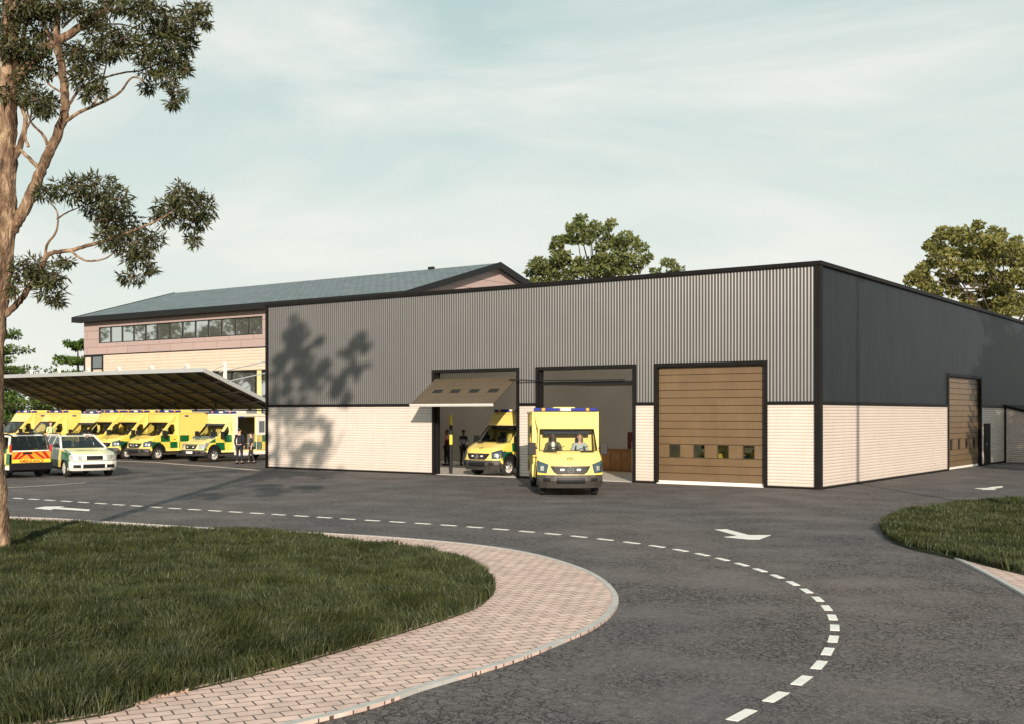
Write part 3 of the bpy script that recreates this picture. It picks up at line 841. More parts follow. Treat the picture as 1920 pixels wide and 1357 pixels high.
def sectional_door(P, a, b, m, label=None, off=-.12, win=True, n=14):
    """closed door of horizontal boards; four panes in one board"""
    a += FW; b -= FW; z0 = .12; z1 = ZD - .14; kw = 3; hw_ = .50 if win else (z1 - z0) / n; h = (z1 - z0 - hw_) / (n - 1)
    zs = [z0]
    for i in range(n): zs.append(zs[-1] + (hw_ if i == kw else h))
    root = None; mb = MB()
    wx = []
    if win:
        for c in (.165, .40, .625, .86):
            xc = a + (b - a) * c - .03; wx.append((xc - .24, xc + .22))
    for i in range(n):
        za = zs[i] + .009; zb = zs[i + 1] - .009
        if win and i == kw:
            us = [a] + [q for w in wx for q in w] + [b]
            for k in range(0, len(us), 2): bx(mb, P, us[k], us[k + 1], off, off + .045, za, zb)
        else: bx(mb, P, a, b, off, off + .045, za, zb)
    d = mb.build('garage_door', m, G, bevel=.006)
    if label: d['label'] = label
    mb = MB(); 
    if win:
        us = [a] + [q for w in wx for q in w] + [b]
        for k in range(0, len(us), 2): bx(mb, P, us[k], us[k + 1], off - .03, off - .004, z0, z1)
        bx(mb, P, a, b, off - .026, off - .006, z0, zs[kw]); bx(mb, P, a, b, off - .026, off - .006, zs[kw + 1], z1)
    else: bx(mb, P, a, b, off - .03, off - .004, z0, z1)
    mb.build('joint', M['brown_line'], d)
    for u0, u1 in wx:
        mb = MB(); zc = zs[kw]; h = hw_
        f = .022
        bx(mb, P, u0, u0 + f, off, off + .052, zc, zc + h); bx(mb, P, u1 - f, u1, off, off + .052, zc, zc + h)
        bx(mb, P, u0 + f, u1 - f, off, off + .052, zc, zc + f); bx(mb, P, u0 + f, u1 - f, off, off + .052, zc + h - f, zc + h)
        w = mb.build('window', M['brown_line'], d)
        mb = MB(); bx(mb, P, u0 + f, u1 - f, off + .01, off + .016, zc + f, zc + h - f); mb.build('pane', M['door_pane'], d)
    mb = MB(); bx(mb, P, a, b, off - .01, off + .06, .02, z0); mb.build('bottom_seal', M['white'], d)
    return d


sectional_door(FRONT, *doors[2], M['brown'], 'closed brown sectional door with four small panes')
sectional_door(SIDE, *SD, M['brown'], 'closed brown door in the side wall', n=15)
# threshold of the closed front door
mb = MB(); mb.box(doors[2][0] + FW, doors[2][1] - FW, -.06, -.13 + .02, .004, .035); mb.build('threshold', M['white'], G)

# first door: swung out as a sloping canopy
a, b = doors[0][0] + FW + .02, doors[0][1] - FW - .02
T0 = Vector((0, .0, 4.06)); T1 = Vector((0, -1.66, 2.96)); dv = (T1 - T0); ln = dv.length; dv.normalize(); nv = Vector((0, dv.z, -dv.y)) * -1
if nv.z < 0: nv = -nv


def slab(mb, x0, x1, s0, s1, h0, h1, mi=0):
    vs = []
    for h in (h0, h1):
        for x, s in ((x0, s0), (x1, s0), (x1, s1), (x0, s1)):
            p = T0 + dv * s + nv * h; vs.append((x, p.y, p.z))
    mb.add(vs, [(0, 1, 2, 3), (7, 6, 5, 4), (0, 4, 5, 1), (1, 5, 6, 2), (2, 6, 7, 3), (3, 7, 4, 0)], mi)


mb = MB(); nb = 7; wins = [a + (b - a) * c for c in (.19, .41, .64, .87)]; hb = ln / nb
for i in range(nb):
    s0 = i * hb + .006; s1 = (i + 1) * hb - .006
    if i == 3:
        us = [a]
        for w in wins: us += [w - .27, w + .24]
        us.append(b)
        for k in range(0, len(us), 2): slab(mb, us[k], us[k + 1], s0, s1, 0, .045)
    else: slab(mb, a, b, s0, s1, 0, .045)
od = mb.build('garage_door', M['brown_dull'], G, fix=True, bevel=.005); od['label'] = 'brown door panel swung out over the first opening'
mb = MB(); us = [a]
for w in wins: us += [w - .27, w + .24]
us.append(b)
for k in range(0, len(us), 2): slab(mb, us[k], us[k + 1], 0.01, ln - .01, -.03, -.003)
mb.build('joint', M['brown_line'], od, fix=True)
for w in wins:
    mb = MB(); slab(mb, w - .27, w + .24, 3 * hb, 4 * hb, .01, .02); mb.build('window', M['darkpane'], od, fix=True)
mb = MB(); slab(mb, a - .02, b + .02, ln, ln + .045, -.04, .055); mb.build('bottom_seal', M['white'], od, fix=True)
# second door: lifted flat under the lintel, its edge seen across the opening
a2, b2 = doors[1][0] + FW, doors[1][1] - FW
mb = MB(); mb.box(a2, b2, .1, 3.6, 3.78, 3.84); u = mb.build('garage_door', M['brown_dull'], G); u['label'] = 'door panel lifted flat inside the second opening'
mb = MB(); mb.box(a2, b2, .04, .1, 3.74, 3.87); mb.build('bottom_seal', M['black_paint'], u)
mb = MB(); mb.tube([(doors[0][1] - .3, -.35, 4.0), (doors[1][0], -.16, 3.93), (b2 - .3, -.12, 3.9)], .025, 6); mb.build('door_rail', M['black_paint'], G)
for a_, b_ in doors[:2]:
    for q_ in (a_ + FW, b_ - FW - .07):
        mb = MB(); mb.box(q_, q_ + .07, .05, .12, 0.02, 4.3); mb.build('guide_track', M['black_paint'], G)
# small personnel door in the side wall
d0, d1 = sy(1844), sy(1853)
mb = MB(); mb.box(.036, .09, d0 - .04, d1 + .1, .02, 2.12); pdr = mb.build('personnel_door', M['black'], G, bevel=.006)
mb = MB(); mb.bar((.13, d0 + .15, 1.0), (.13, d0 + .15, 1.15), .02); mb.bar((.09, d0 + .15, 1.08), (.13, d0 + .15, 1.08), .015); mb.build('handle', M['silver'], pdr)
mb = MB(); mb.tube([(.09, YE + .0, 0), (.09, YE, ZM)], .06, 8); mb.build('downpipe', M['black'], G)

# lean-to annex
A = empty('lean_to_annex', (0, YE, 0)); tag(A, 'low cream ribbed lean-to with sloping black roof edge at the right edge', 'building')
mb = MB(); wA = 7.0; s_ = .27
pr = []; n = 26
for i in range(n):
    z0 = i * .108; z1 = z0 + .108
    def xm(z): return max(.12, min(wA, (2.93 - z) / s_))
    if (2.93 - z1) <= 0: break
    prof = [(z0, .005), (z0 + .015, .028), (z0 + .03, .035), (z0 + .078, .035), (z0 + .093, .028), (z1, .005)]
    for (za, oa), (zb, ob) in zip(prof, prof[1:]):
        mb.add([(.12, -oa, za), (xm(za), -oa, za), (xm(zb), -ob, zb), (.12, -ob, zb)], [(0, 1, 2, 3)])
mb.build('wall', M['cream'], A)
mb = MB(); mb.add([(.1, 0, 0), (wA, 0, 0), (wA, 0, 2.93 - s_ * wA), (.1, 0, 2.93), (.1, 14, 0), (wA, 14, 0), (wA, 14, 2.93 - s_ * wA), (.1, 14, 2.93)],
                  [(0, 3, 2, 1), (4, 5, 6, 7), (1, 2, 6, 5), (0, 4, 7, 3)]); mb.build('rear_wall', M['cream'], A)
mb = MB(); mb.add([(.02, -.12, 2.96), (wA + .2, -.12, 2.96 - s_ * wA), (wA + .2, 14, 2.96 - s_ * wA), (.02, 14, 2.96), (.02, -.12, 3.10), (wA + .2, -.12, 3.10 - s_ * wA), (wA + .2, 14, 3.10 - s_ * wA), (.02, 14, 3.10)],
                  [(0, 3, 2, 1), (4, 5, 6, 7), (0, 1, 5, 4), (1, 2, 6, 5), (2, 3, 7, 6), (3, 0, 4, 7)]); mb.build('roof', M['black'], A)

# ------------------------------------------------------------------ building behind, with the pitched roof
B = empty('office_building', (-45, 13.5, 0)); tag(B, 'two storey pink and cream building with teal pitched roof behind the garage', 'building')
B.location = (0, 0, 0)
bx0, bx1, by0, by1 = -61.6, -30.1, 13.5, 30.9
wx0, wx1 = fx(185, by0), fx(492, by0)
mb = MB()
mb.box(bx0, bx1, by0, by0 + .3, 8.92, 9.72); mb.box(bx0, bx1, by0, by0 + .3, 6.90, 7.74)
mb.box(bx0, wx0, by0, by0 + .3, 7.74, 8.92); mb.box(wx1, bx1, by0, by0 + .3, 7.74, 8.92)
mb.box(bx0, bx0 + .3, by0 + .3, by1, 3.2, 9.72); mb.box(bx0, bx1, by1 - .3, by1, 0, 9.72)
mb.box(bx1 - .3, bx1, by0 + .3, by1 - .3, 0, 9.72)
mb.build('upper_wall', M['pink'], B)
pk = 12.15
for x in (bx0 + .15, bx1):
    mb = MB()
    vs = [(x, by0 + .02, 9.72), (x, by1 - .02, 9.72), (x, (by0 + by1) / 2, pk), (x - .15, by0 + .02, 9.72), (x - .15, by1 - .02, 9.72), (x - .15, (by0 + by1) / 2, pk)]
    mb.add(vs, [(0, 1, 2), (5, 4, 3), (0, 2, 5, 3), (1, 4, 5, 2)])
    mb.build('gable_wall', M['pink'], B)
npan = 13; pw = (wx1 - wx0) / npan
for i in range(npan):
    x = wx0 + i * pw
    mb = MB(); f = .05
    mb.box(x, x + f, by0 + .02, by0 + .16, 7.74, 8.92); mb.box(x + f, x + pw, by0 + .02, by0 + .16, 7.74, 7.80); mb.box(x + f, x + pw, by0 + .02, by0 + .16, 8.86, 8.92)
    w = mb.build('window', M['fascia'], B)
    mb = MB(); mb.box(x + f, x + pw, by0 + .09, by0 + .11, 7.80, 8.86)
    p_ = mb.build('pane', M['pane'], w)
mb = MB(); hribs(mb, lambda u, o, z: (u, by0 - o, z), fx(197, by0), bx1, 5.47, 6.86, pitch=.19, d=.03)
mb.box(bx0, bx1, by0 + .01, by0 + .3, 5.47, 6.86)
mb.build('cream_wall', M['cream_far'], B)
mb = MB(); mb.box(bx0, bx1, by0 - .06, by0 + .02, 6.86, 6.93); mb.box(fx(197, by0), bx1, by0 - .05, by0 + .0, 5.38, 5.46); mb.build('trim', M['fascia'], B)
mb = MB(); q0, q1 = bx0 + .02, fx(194, by0)
mb.box(q0 + 1.1, q1 - .15, by0 - .02, by0 + .005, 5.98, 6.78); gw = mb.build('window', M['bluegrey'], B)
mb = MB(); mb.box(q0, q1, by0 - .05, by0 - .021, 6.78, 6.86); mb.box(q0, q0 + .15, by0 - .05, by0 - .02, 5.47, 6.78); mb.box(q0 + .9, q0 + 1.1, by0 - .05, by0 - .02, 5.47, 6.78); mb.box(q1 - .15, q1, by0 - .05, by0 - .02, 5.47, 6.78)
mb.box(q0 + 1.1, q1 - .15, by0 - .05, by0 - .02, 5.90, 5.98); mb.build('frame', M['fascia'], gw)
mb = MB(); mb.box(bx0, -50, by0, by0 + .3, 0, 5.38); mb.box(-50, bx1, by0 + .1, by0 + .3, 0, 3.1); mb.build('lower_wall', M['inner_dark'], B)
x = -50
while x < bx1 - 1:
    mb = MB(); mb.box(x + .1, x + 2.3, by0 + .12, by0 + .15, 3.1, 5.38); w = mb.build('window', M['pane'], B)
    mb = MB(); mb.box(x, x + .1, by0 + .02, by0 + .2, 3.1, 5.38); mb.build('frame', M['fascia'], w); x += 2.3
mb = MB(); cxx = fx(486, by0 - .6); mb.box(cxx - .10, cxx + .10, by0 - .70, by0 - .50, 0, 5.4); mb.build('column', M['palepost'], B)
yr = (by0 + by1) / 2; zr = 12.33; ye = 12.85; ze = 9.68; ov = .55
for sgn in (-1, 1):
    ya = yr + sgn * (yr - ye)
    vs = [(bx0 - ov, ya, ze), (bx1 + ov, ya, ze), (bx1 + ov, yr, zr), (bx0 - ov, yr, zr), (bx0 - ov, ya, ze - .12), (bx1 + ov, ya, ze - .12), (bx1 + ov, yr, zr - .12), (bx0 - ov, yr, zr - .12)]
    mb = MB(); mb.add(vs, [(0, 1, 2, 3), (7, 6, 5, 4), (0, 4, 5, 1), (1, 5, 6, 2), (2, 6, 7, 3), (3, 7, 4, 0)]); rf = mb.build('roof_slope', M['shingle'], B, fix=True)
    mb = MB(); mb.box(bx0 - ov, bx1 + ov, min(ya, ya + sgn * .04), max(ya, ya + sgn * .04), ze - .36, ze + .03)
    for xx in (bx0 - ov - .04, bx1 + ov):
        vs = [(xx, ya, ze - .34), (xx + .04, ya, ze - .34), (xx + .04, yr, zr - .34), (xx, yr, zr - .34), (xx, ya, ze + .05), (xx + .04, ya, ze + .05), (xx + .04, yr, zr + .05), (xx, yr, zr + .05)]
        mb.add(vs, [(0, 3, 2, 1), (4, 5, 6, 7), (0, 1, 5, 4), (1, 2, 6, 5), (2, 3, 7, 6), (3, 0, 4, 7)])
    mb.build('fascia', M['fascia'], rf, fix=True)
mb = MB(); mb.box(bx0 - ov + .1, bx1 + ov - .1, ye + .06, by0, ze - .36, ze - .32); mb.build('soffit', M['fascia'], B)
mb = MB(); xv = fx(806, yr)
mb.box(xv - .1, xv + .35, yr - .1, yr + .1, zr - .1, zr + .15); mb.build('ridge_vent', M['fascia'], B)

# ------------------------------------------------------------------ canopy over the parked ambulances
K = empty('parking_canopy'); tag(K, 'long sloping dark canopy with silver edge over the parked ambulances', 'canopy')
kx0, kx1, ky0, ky1, kz0 = -53.5, -33.1, 1.0, 6.5, 4.93
ks = .36


def kz(y): return kz0 - ks * (y - ky0)


def sl(mb, x0, x1, y0, y1, t0, t1, mi=0):
    vs = [(x, y, kz(y) + t) for t in (t0, t1) for x, y in ((x0, y0), (x1, y0), (x1, y1), (x0, y1))]
    mb.add(vs, [(0, 3, 2, 1), (4, 5, 6, 7), (0, 1, 5, 4), (1, 2, 6, 5), (2, 3, 7, 6), (3, 0, 4, 7)], mi)


mb = MB(); sl(mb, kx0, kx1 - .04, ky0 + .04, ky1, -.08, 0); mb.build('roof_sheet', M['canopy_under'], K)
mb = MB(); mb.box(kx0, kx1, ky0 - .03, ky0 + .035, kz0 - .16, kz0 + .05); sl(mb, kx1 - .035, kx1 + .02, ky0 + .04, ky1, -.17, .05); sl(mb, kx0 - .02, kx0 - .001, ky0, ky1, -.17, .05)
mb.build('edge_trim', M['silver'], K)
x = kx1 - .9
while x > kx0:
    mb = MB(); sl(mb, x - .035, x + .035, ky0 + .1, ky1 - .1, -.19, -.082); mb.build('rafter', M['rafter'], K); x -= 1.55
mb = MB()
for y in (2.2, 3.6, 5.0, 6.3): mb.box(kx0 + .1, kx1 - .1, y, y + .06, kz(y) - .26, kz(y) - .195)
mb.build('purlins', M['canopy_under'], K)
masts = [fx(p, 4.0) for p in (422, 352, 286, 224, 166, 111)] + [-53.3]
for i, x in enumerate(masts):
    y = 4.0
    mb = MB(); mb.box(x - .07, x + .07, y - .07, y + .07, kz(y) - .05, 5.42); mb.build('mast', M['white'], K)
    mb = MB(); mb.tube([(x, y, 5.3), (x, 2.2, kz(2.2))], .028, 6)
    if i == 0:
        mb.tube([(x, 3.6, 4.86), (x, 13.5, 6.9)], .035, 6); mb.tube([(x + .9, 3.2, 4.3), (x + .9, 13.5, 6.3)], .035, 6)
    mb.build('tie_rod', M['silver'], K)
for x in (-52.6, -45.6, -40.9, -37.35):
    mb = MB(); mb.tube([(x, 5.4, 0), (x, 5.4, kz(5.4) - .1)], .06, 10); mb.build('column', M['fascia'], K)

# off to the right: the lighting mast whose shadow climbs the side wall
pt = gp(1602, 905); X0 = 12.8; mx_, my_ = W(12.8 + .06 * 19, 43.4 - 19)
lm = empty('lamp_mast', (mx_, my_, 0)); tag(lm, 'tall grey lamp mast beyond the right edge', 'lamp mast')
mb = MB(); mb.tube([(0, 0, 0), (0, 0, 13.8)], [.12, .07], 12); mb.build('pole', M['silver'], lm, smooth=True)
mb = MB(); mb.box(-.5, .5, -.12, .12, 13.8, 13.95); mb.build('lamp_head', M['silver'], lm, bevel=.03)

# ------------------------------------------------------------------ things inside the garage
p = gp(1148, 884, .02)
c = empty('wooden_counter', (p.x, p.y + .9, .02)); tag(c, 'brown wooden counter standing inside the second doorway', 'counter')
mb = MB(); mb.box(-.95, .75, -.4, .4, .0, .95); mb.build('carcass', M['wood'], c, bevel=.01)
mb = MB(); mb.box(-1.0, .8, -.45, .45, .95, 1.0); mb.build('top', M['wood'], c, bevel=.01)
mb = MB()
for k in range(3): mb.box(-.9 + k * .55, -.4 + k * .55, -.42, -.402, .08, .92)
mb.build('door', M['wood'], c)
c2 = empty('storage_cabinet', (p.x + .55, p.y + 2.0, .02)); tag(c2, 'tall dark red cabinet behind the wooden counter', 'cabinet')
mb = MB(); mb.box(-.75, .75, -.3, .3, .05, 1.75); mb.build('carcass', M['maroon'], c2, bevel=.01)
for k in (-1, 1):
    mb = MB(); mb.box(min(0, k * .73) + .005, max(0, k * .73) - .005, -.33, -.301, .1, 1.7); d = mb.build('door', M['maroon'], c2)
    mb = MB(); mb.box(k * .06 - .012, k * .06 + .012, -.36, -.331, .8, 1.0); mb.build('handle', M['silver'], d)
mb = MB(); mb.box(-.72, .72, -.28, .28, 0, .05); mb.build('plinth', M['black_paint'], c2)
pw_ = gp(1179, 886, .02)
c3 = empty('washing_machine', (pw_.x + .15, pw_.y + .9, .02)); tag(c3, 'white front loading machine at the right jamb inside the second doorway', 'washing machine')
mb = MB(); mb.box(-.35, .35, -.3, .3, .02, 1.35); mb.build('body', M['white'], c3, bevel=.015)
mb = MB(); mb.lathe([(0, .0), (-.02, .14), (-.03, .19), (0, .22)], (0, -.302, .6), 'y', 20); mb.build('door', M['lens'], c3, smooth=True)
mb = MB(); mb.box(-.33, .33, -.31, -.302, 1.12, 1.28); mb.build('control_panel', M['bluegrey'], c3)
for k, (zz) in enumerate((1.1,)):
    bp_ = empty('safety_bollard', (doors[0][0] + FW + .25, .75, .02)); tag(bp_, 'yellow and black banded guard post at the left jamb of the first doorway', 'guard post')
    for j in range(6):
        mb = MB(); mb.tube([(0, 0, j * .42), (0, 0, (j + 1) * .42)], .07, 14); mb.build('band', M['lightyellow'] if j in (3, 5) else M['black_paint'], bp_, smooth=False)

# ------------------------------------------------------------------ vehicles
S9 = [-1, -.955, -.75, -.5, -.25, 0, .25, .5, .75, .955, 1]


class Shell:
    """body whose outline is a row of (y, z, half width, corner set-back) from the front bumper over the roof"""
    def __init__(s, prof): s.p = prof

    def at(s, v, t):
        v = max(0, min(len(s.p) - 1.0001, v)); i = int(v); f = v - i
        a, b = s.p[i], s.p[i + 1]
        y, z, hw, bl = [a[k] + (b[k] - a[k]) * f for k in range(4)]
        return Vector((hw * t, y + bl * (.45 * t * t + .55 * t ** 6), z))

    def nrm(s, v, t):
        e = .02
        i = int(min(v, len(s.p) - 1.01)); v0 = max(i, v - e); v1 = min(i + 1, v + e)
        dv = s.at(v1, t) - s.at(v0, t); dt = s.at(v, min(1, t + e)) - s.at(v, max(-1, t - e))
        return dt.cross(dv).normalized()

    def surface(s, mb, glass=(), i0=0, i1=None, mi=0):
        n = len(s.p) if i1 is None else i1 + 1
        for i in range(i0, n - 1):
            for j in range(len(S9) - 1):
                if i in glass and 0 < j < len(S9) - 2: continue
                q = [s.at(i + 1e-6, S9[j]), s.at(i + 1e-6, S9[j + 1]), s.at(i + .999999, S9[j + 1]), s.at(i + .999999, S9[j])]
                mb.add(q, [(0, 1, 2, 3)], mi)

    def patch(s, mb, c, off=.006, n=10, k=4, mi=0, thick=0.0):
        """c: four corners (v, t): bottom left, bottom right, top right, top left"""
        g = []
        for a in range(k + 1):
            for b in range(n + 1):
                fa, fb = a / k, b / n
                v = (c[0][0] * (1 - fb) + c[1][0] * fb) * (1 - fa) + (c[3][0] * (1 - fb) + c[2][0] * fb) * fa
                t = (c[0][1] * (1 - fb) + c[1][1] * fb) * (1 - fa) + (c[3][1] * (1 - fb) + c[2][1] * fb) * fa
                g.append(s.at(v, t) + s.nrm(v, t) * off)
        mb.add(g, [(a * (n + 1) + b, a * (n + 1) + b + 1, (a + 1) * (n + 1) + b + 1, (a + 1) * (n + 1) + b) for a in range(k) for b in range(n)], mi)

    def text(s, mb, txt, v, t, size, vs, ts, off=.008, mi=0):
        """lettering laid on the surface, vs / ts: rows and widths per metre"""
        V, Fc = textmesh(txt, size, True)
        out = []
        for x, y, z in V:
            vv, tt = v + y * vs, t + x * ts
            out.append(s.at(vv, tt) + s.nrm(vv, tt) * off)
        mb.add(out, Fc, mi)


def panel(mb, outer, holes, xf, side, mi=0):
    """flat outline in (y, z) with holes, laid on x = side * xf(y, z)"""
    loops = [[Vector((a, b, 0)) for a, b in outer]] + [[Vector((a, b, 0)) for a, b in h] for h in holes]
    tri = tessellate_polygon(loops)
    fl = [p for l in loops for p in l]
    vs = [(side * xf(p.x, p.y), p.x, p.y) for p in fl]
    fs = []
    for t in tri:
        a, b, c = [Vector(vs[i]) for i in t]
        if (b - a).cross(c - a).x * side < 0: t = t[::-1]
        fs.append(tuple(t))
    mb.add(vs, fs, mi)


def arch(yc, r, z0, n=9):
    """points of a wheel arch from rear foot to front foot (towards -y)"""
    pts = []
    for k in range(n + 1):
        a = PI * k / n
        pts.append((yc + r * math.cos(a), z0 + max(0, (r * math.sin(a)) ** 1)))
    return pts


def wheel(parent, x, y, r, side, rimmat, w=.2, spokes=7):
    mb = MB(); i = side
    mb.lathe([(0, r * .62), (i * .02, r * .66), (0, r * .9), (-i * .03, r), (-i * (w - .03), r), (-i * w, r * .9), (-i * w, r * .5)], (x, y, r), 'x', 28)
    t = mb.build('wheel', M['tyre'], parent, smooth=True, fix=True)
    mb = MB()
    mb.lathe([(-i * .02, r * .66), (i * .004, r * .64), (i * .004, r * .60), (-i * .05, r * .56), (-i * .03, r * .3), (i * .012, r * .20), (i * .02, .001)], (x, y, r), 'x', 28)
    for k in range(spokes):
        a = 2 * PI * k / spokes; c, s_ = math.cos(a), math.sin(a)
        mb.bar((x - i * .028, y + c * r * .15, r + s_ * r * .15), (x - i * .012, y + c * r * .6, r + s_ * r * .6), .05, .03)
    mb.build('rim', rimmat, t, smooth=False, fix=True)
    return t


AMB = [(-3.22, .27, .97, .34), (-3.30, .50, 1.01, .34), (-3.27, .64, 1.03, .34), (-3.25, .68, 1.03, .34), (-3.18, .97, 1.03, .32), (-2.98, 1.17, 1.015, .26), (-2.55, 1.35, .995, .18),
       (-2.34, 1.41, .985, .14), (-1.66, 2.09, .925, .10), (-1.52, 2.17, .955, .08), (-1.18, 2.56, 1.04, .04), (-1.04, 2.62, 1.05, .0)]
OLD = [(-3.10, .34, .92, .20), (-3.16, .50, .95, .20), (-3.14, .62, .96, .20), (-3.12, .66, .96, .20), (-3.05, .92, .955, .20), (-2.80, 1.06, .94, .18), (-2.15, 1.34, .92, .12),
       (-2.05, 1.38, .91, .10), (-1.45, 2.02, .83, .08), (-1.32, 2.08, .90, .06), (-1.10, 2.40, .98, .04), (-1.0, 2.46, 1.0, .0)]


def ambulance(style='a', interior=True, full=True):
    old = style == 'old'
    P = OLD if old else AMB
    sh = Shell(P); liv = M['livery_old'] if old else M['livery']
    root = empty('older_ambulance' if old else 'ambulance')
    fy = P[1][0]; yB = -1.02; ay = -2.30 if not old else -2.25; wr = .36; zb = P[7][2]
    # cab
    mb = MB(); sh.surface(mb, glass=(7,), i0=3)
    prof = [(sh.at(i + 1e-6, 1).y, P[i][1] if False else sh.at(i + 1e-6, 1).z) for i in range(len(P))]
    lo = [prof[i] for i in range(3, 8)] + [(yB, zb), (yB, .50)] + [(q[0], q[1]) for q in arch(ay, .46, .50)] + [(prof[3][0], .60)]
    hwb, hwt = P[7][2 - 0 + 0] if False else P[7][2], 0
    def xlow(y, z):
        # follow the front's own half width near the nose
        for i in range(3, 7):
            a, b = P[i], P[i + 1]
            if a[1] <= z <= b[1]:
                f = (z - a[1]) / (b[1] - a[1]); return a[2] + (b[2] - a[2]) * f
        return P[3][2] if z < P[3][1] else P[7][2]
    zt = P[8][1]; hb = P[7][2]; ht = P[8][2]; zb = P[7][1]
    lo = [prof[i] for i in range(3, 8)] + [(yB, zb), (yB, .50)] + [(q[0], q[1]) for q in arch(ay, .46, .50)] + [(prof[3][0], .60)]
    def xup(y, z): return hb + (ht - hb) * (z - zb) / (zt - zb) if z <= zt else ht + (P[10][2] - ht) * min(1, (z - zt) / (P[10][1] - zt))
    aF = prof[7]; aT = prof[8]
    up = [aF, aT] + [(yB, zt), (yB, zb)]
    win = [(aF[0] + .20, zb + .03), (aT[0] + .12, zt - .09), (yB - .20, zt - .09), (yB - .16, zb + .25), (yB - .30, zb + .03)]
    fair = [aT, prof[9], prof[10], prof[11], (yB, P[11][1]), (yB, zt)]
    for sd_ in (-1, 1):
        panel(mb, lo, [], xlow, sd_); panel(mb, up, [win], xup, sd_); panel(mb, fair, [], xup, sd_)
    body = mb.build('cab', liv, root)
    for p_ in body.data.polygons: p_.use_smooth = abs(p_.normal.x) < .5
    # shut lines of the doors and bonnet
    yd0, yd1 = ay + .50, yB - .06
    for sd_ in (-1, 1):
        mb = MB()
        x_ = sd_ * (P[7][2] + .001)
        for p0, p1 in (((yd0, .52), (yd0, zb - .02)), ((yd1, .52), (yd1, zb - .02)), ((yd0, .54), (yd1, .54))):
            mb.bar((x_, p0[0], p0[1]), (x_, p1[0], p1[1]), .014, .014)
        mb.bar((x_ + sd_ * .012, yd1 - .22, 1.16), (x_ + sd_ * .012, yd1 - .06, 1.16), .03, .03)
        mb.build('door_seam', M['black_paint'], body)
    # bumper
    mb = MB(); sh.surface(mb, i0=0, i1=3)
    bp = [prof[0], prof[1], prof[2], prof[3], (ay - .46, P[3][1] - .02), (ay - .46, .40)]
    for sd_ in (-1, 1): panel(mb, bp, [], lambda y, z: P[2][2] - .005, sd_)
    mb.box(-.9, .9, fy + .5, -1.0, .30, .42)
    bo = mb.build('bumper', M['bumper'], root)
    mb = MB(); sh.patch(mb, [(.6, -.45), (.6, .45), (1.7, .45), (1.7, -.45)], .006)
    for t in (-1, 1): sh.patch(mb, sorted([(.9, t * .62), (.9, t * .84)], key=lambda q: q[1]) + sorted([(1.6, t * .62), (1.6, t * .84)], key=lambda q: -q[1]), .006)
    mb.build('air_intake', M['black_paint'], bo)
    # grille, lamps, vents, crest
    mb = MB()
    if old: sh.patch(mb, [(3.1, -.40), (3.1, .40), (4.2, .58), (4.2, -.58)], .010)
    else:
        sh.patch(mb, [(3.05, -.42), (3.05, .42), (3.35, .52), (3.35, -.52)], .010); sh.patch(mb, [(3.35, -.52), (3.35, .52), (3.95, .62), (3.95, -.62)], .010)
    g = mb.build('grille', M['black_paint'], root)
    mb = MB()
    for v in (3.2, 3.4, 3.6, 3.8): sh.patch(mb, [(v, -.50), (v, .50), (v + .05, .52), (v + .05, -.52)], .016, k=1)
    mb.build('slat', M['bumper'], g)
    for t in (-1, 1):
        mb = MB(); sh.patch(mb, [(3.45, t * .25 - .06), (3.45, t * .25 + .06), (3.65, t * .25 + .06), (3.65, t * .25 - .06)], .024, n=2, k=1); mb.build('strobe_lamp', M['white'], g)
    if not old:
        c = sh.at(3.5, 0) + Vector((0, -.03, 0)); mb = MB(); r = .085
        ring = [(c.x + r * math.cos(a), c.y, c.z + r * math.sin(a)) for a in [2 * PI * k / 20 for k in range(21)]]
        mb.tube(ring, .010, 6, cap=False)
        for k in range(3):
            a = PI / 2 + 2 * PI * k / 3
            tip = c + Vector((math.cos(a) * r, 0, math.sin(a) * r)); s1 = Vector((math.cos(a + PI / 2), 0, math.sin(a + PI / 2))) * .016
            mb.add([c + s1, c - s1, tip, c + Vector((0, -.012, 0))], [(0, 1, 2), (0, 2, 3), (2, 1, 3)])
        mb.build('badge', M['chrome'], g)
        # crest on the bonnet
        mb = MB(); pts = []
        for rr in (.058, .075): pts.append([(5.0 + 2.9 * rr * math.sin(a) / 1.0, rr * math.cos(a) * 1.25) for a in [2 * PI * k / 24 for k in range(24)]])
        vs = [sh.at(v, t) + sh.nrm(v, t) * .010 for ring_ in pts for v, t in ring_]
        mb.add(vs, [(k, (k + 1) % 24, 24 + (k + 1) % 24, 24 + k) for k in range(24)])
        sh.text(mb, 'A', 5.0, 0, .09, 3.0, 1.1, .010)
        mb.build('crest', M['bumper'], body)
    for t in (-1, 1):
        mb = MB()
        if old: q = [(3.2, .62), (3.2, .985), (4.25, .985), (4.25, .62)]
        else: q = [(3.15, .72), (3.25, .995), (4.75, .995), (4.15, .66)]
        if not old:
            if t > 0: sh.patch(mb, q, .008)
            else: sh.patch(mb, [(q[1][0], -q[1][1]), (q[0][0], -q[0][1]), (q[3][0], -q[3][1]), (q[2][0], -q[2][1])], .008)
        else:
            if t > 0: sh.patch(mb, q, .008)
            else: sh.patch(mb, [(q[1][0], -q[1][1]), (q[0][0], -q[0][1]), (q[3][0], -q[3][1]), (q[2][0], -q[2][1])], .008)
        e = sh.at(3.8, 1); w_ = .30
        mb.add([(t * (P[3][2] + .006), e.y - .02, .74), (t * (P[3][2] + .006), e.y + w_ * .5, .84), (t * (P[4][2] + .004), e.y + w_, 1.06), (t * (P[4][2] + .006), e.y - .0, 1.04)], [(0, 1, 2, 3)])
        h = mb.build('headlight', M['lens'] if not old else M['lens_clear'], root, smooth=True)
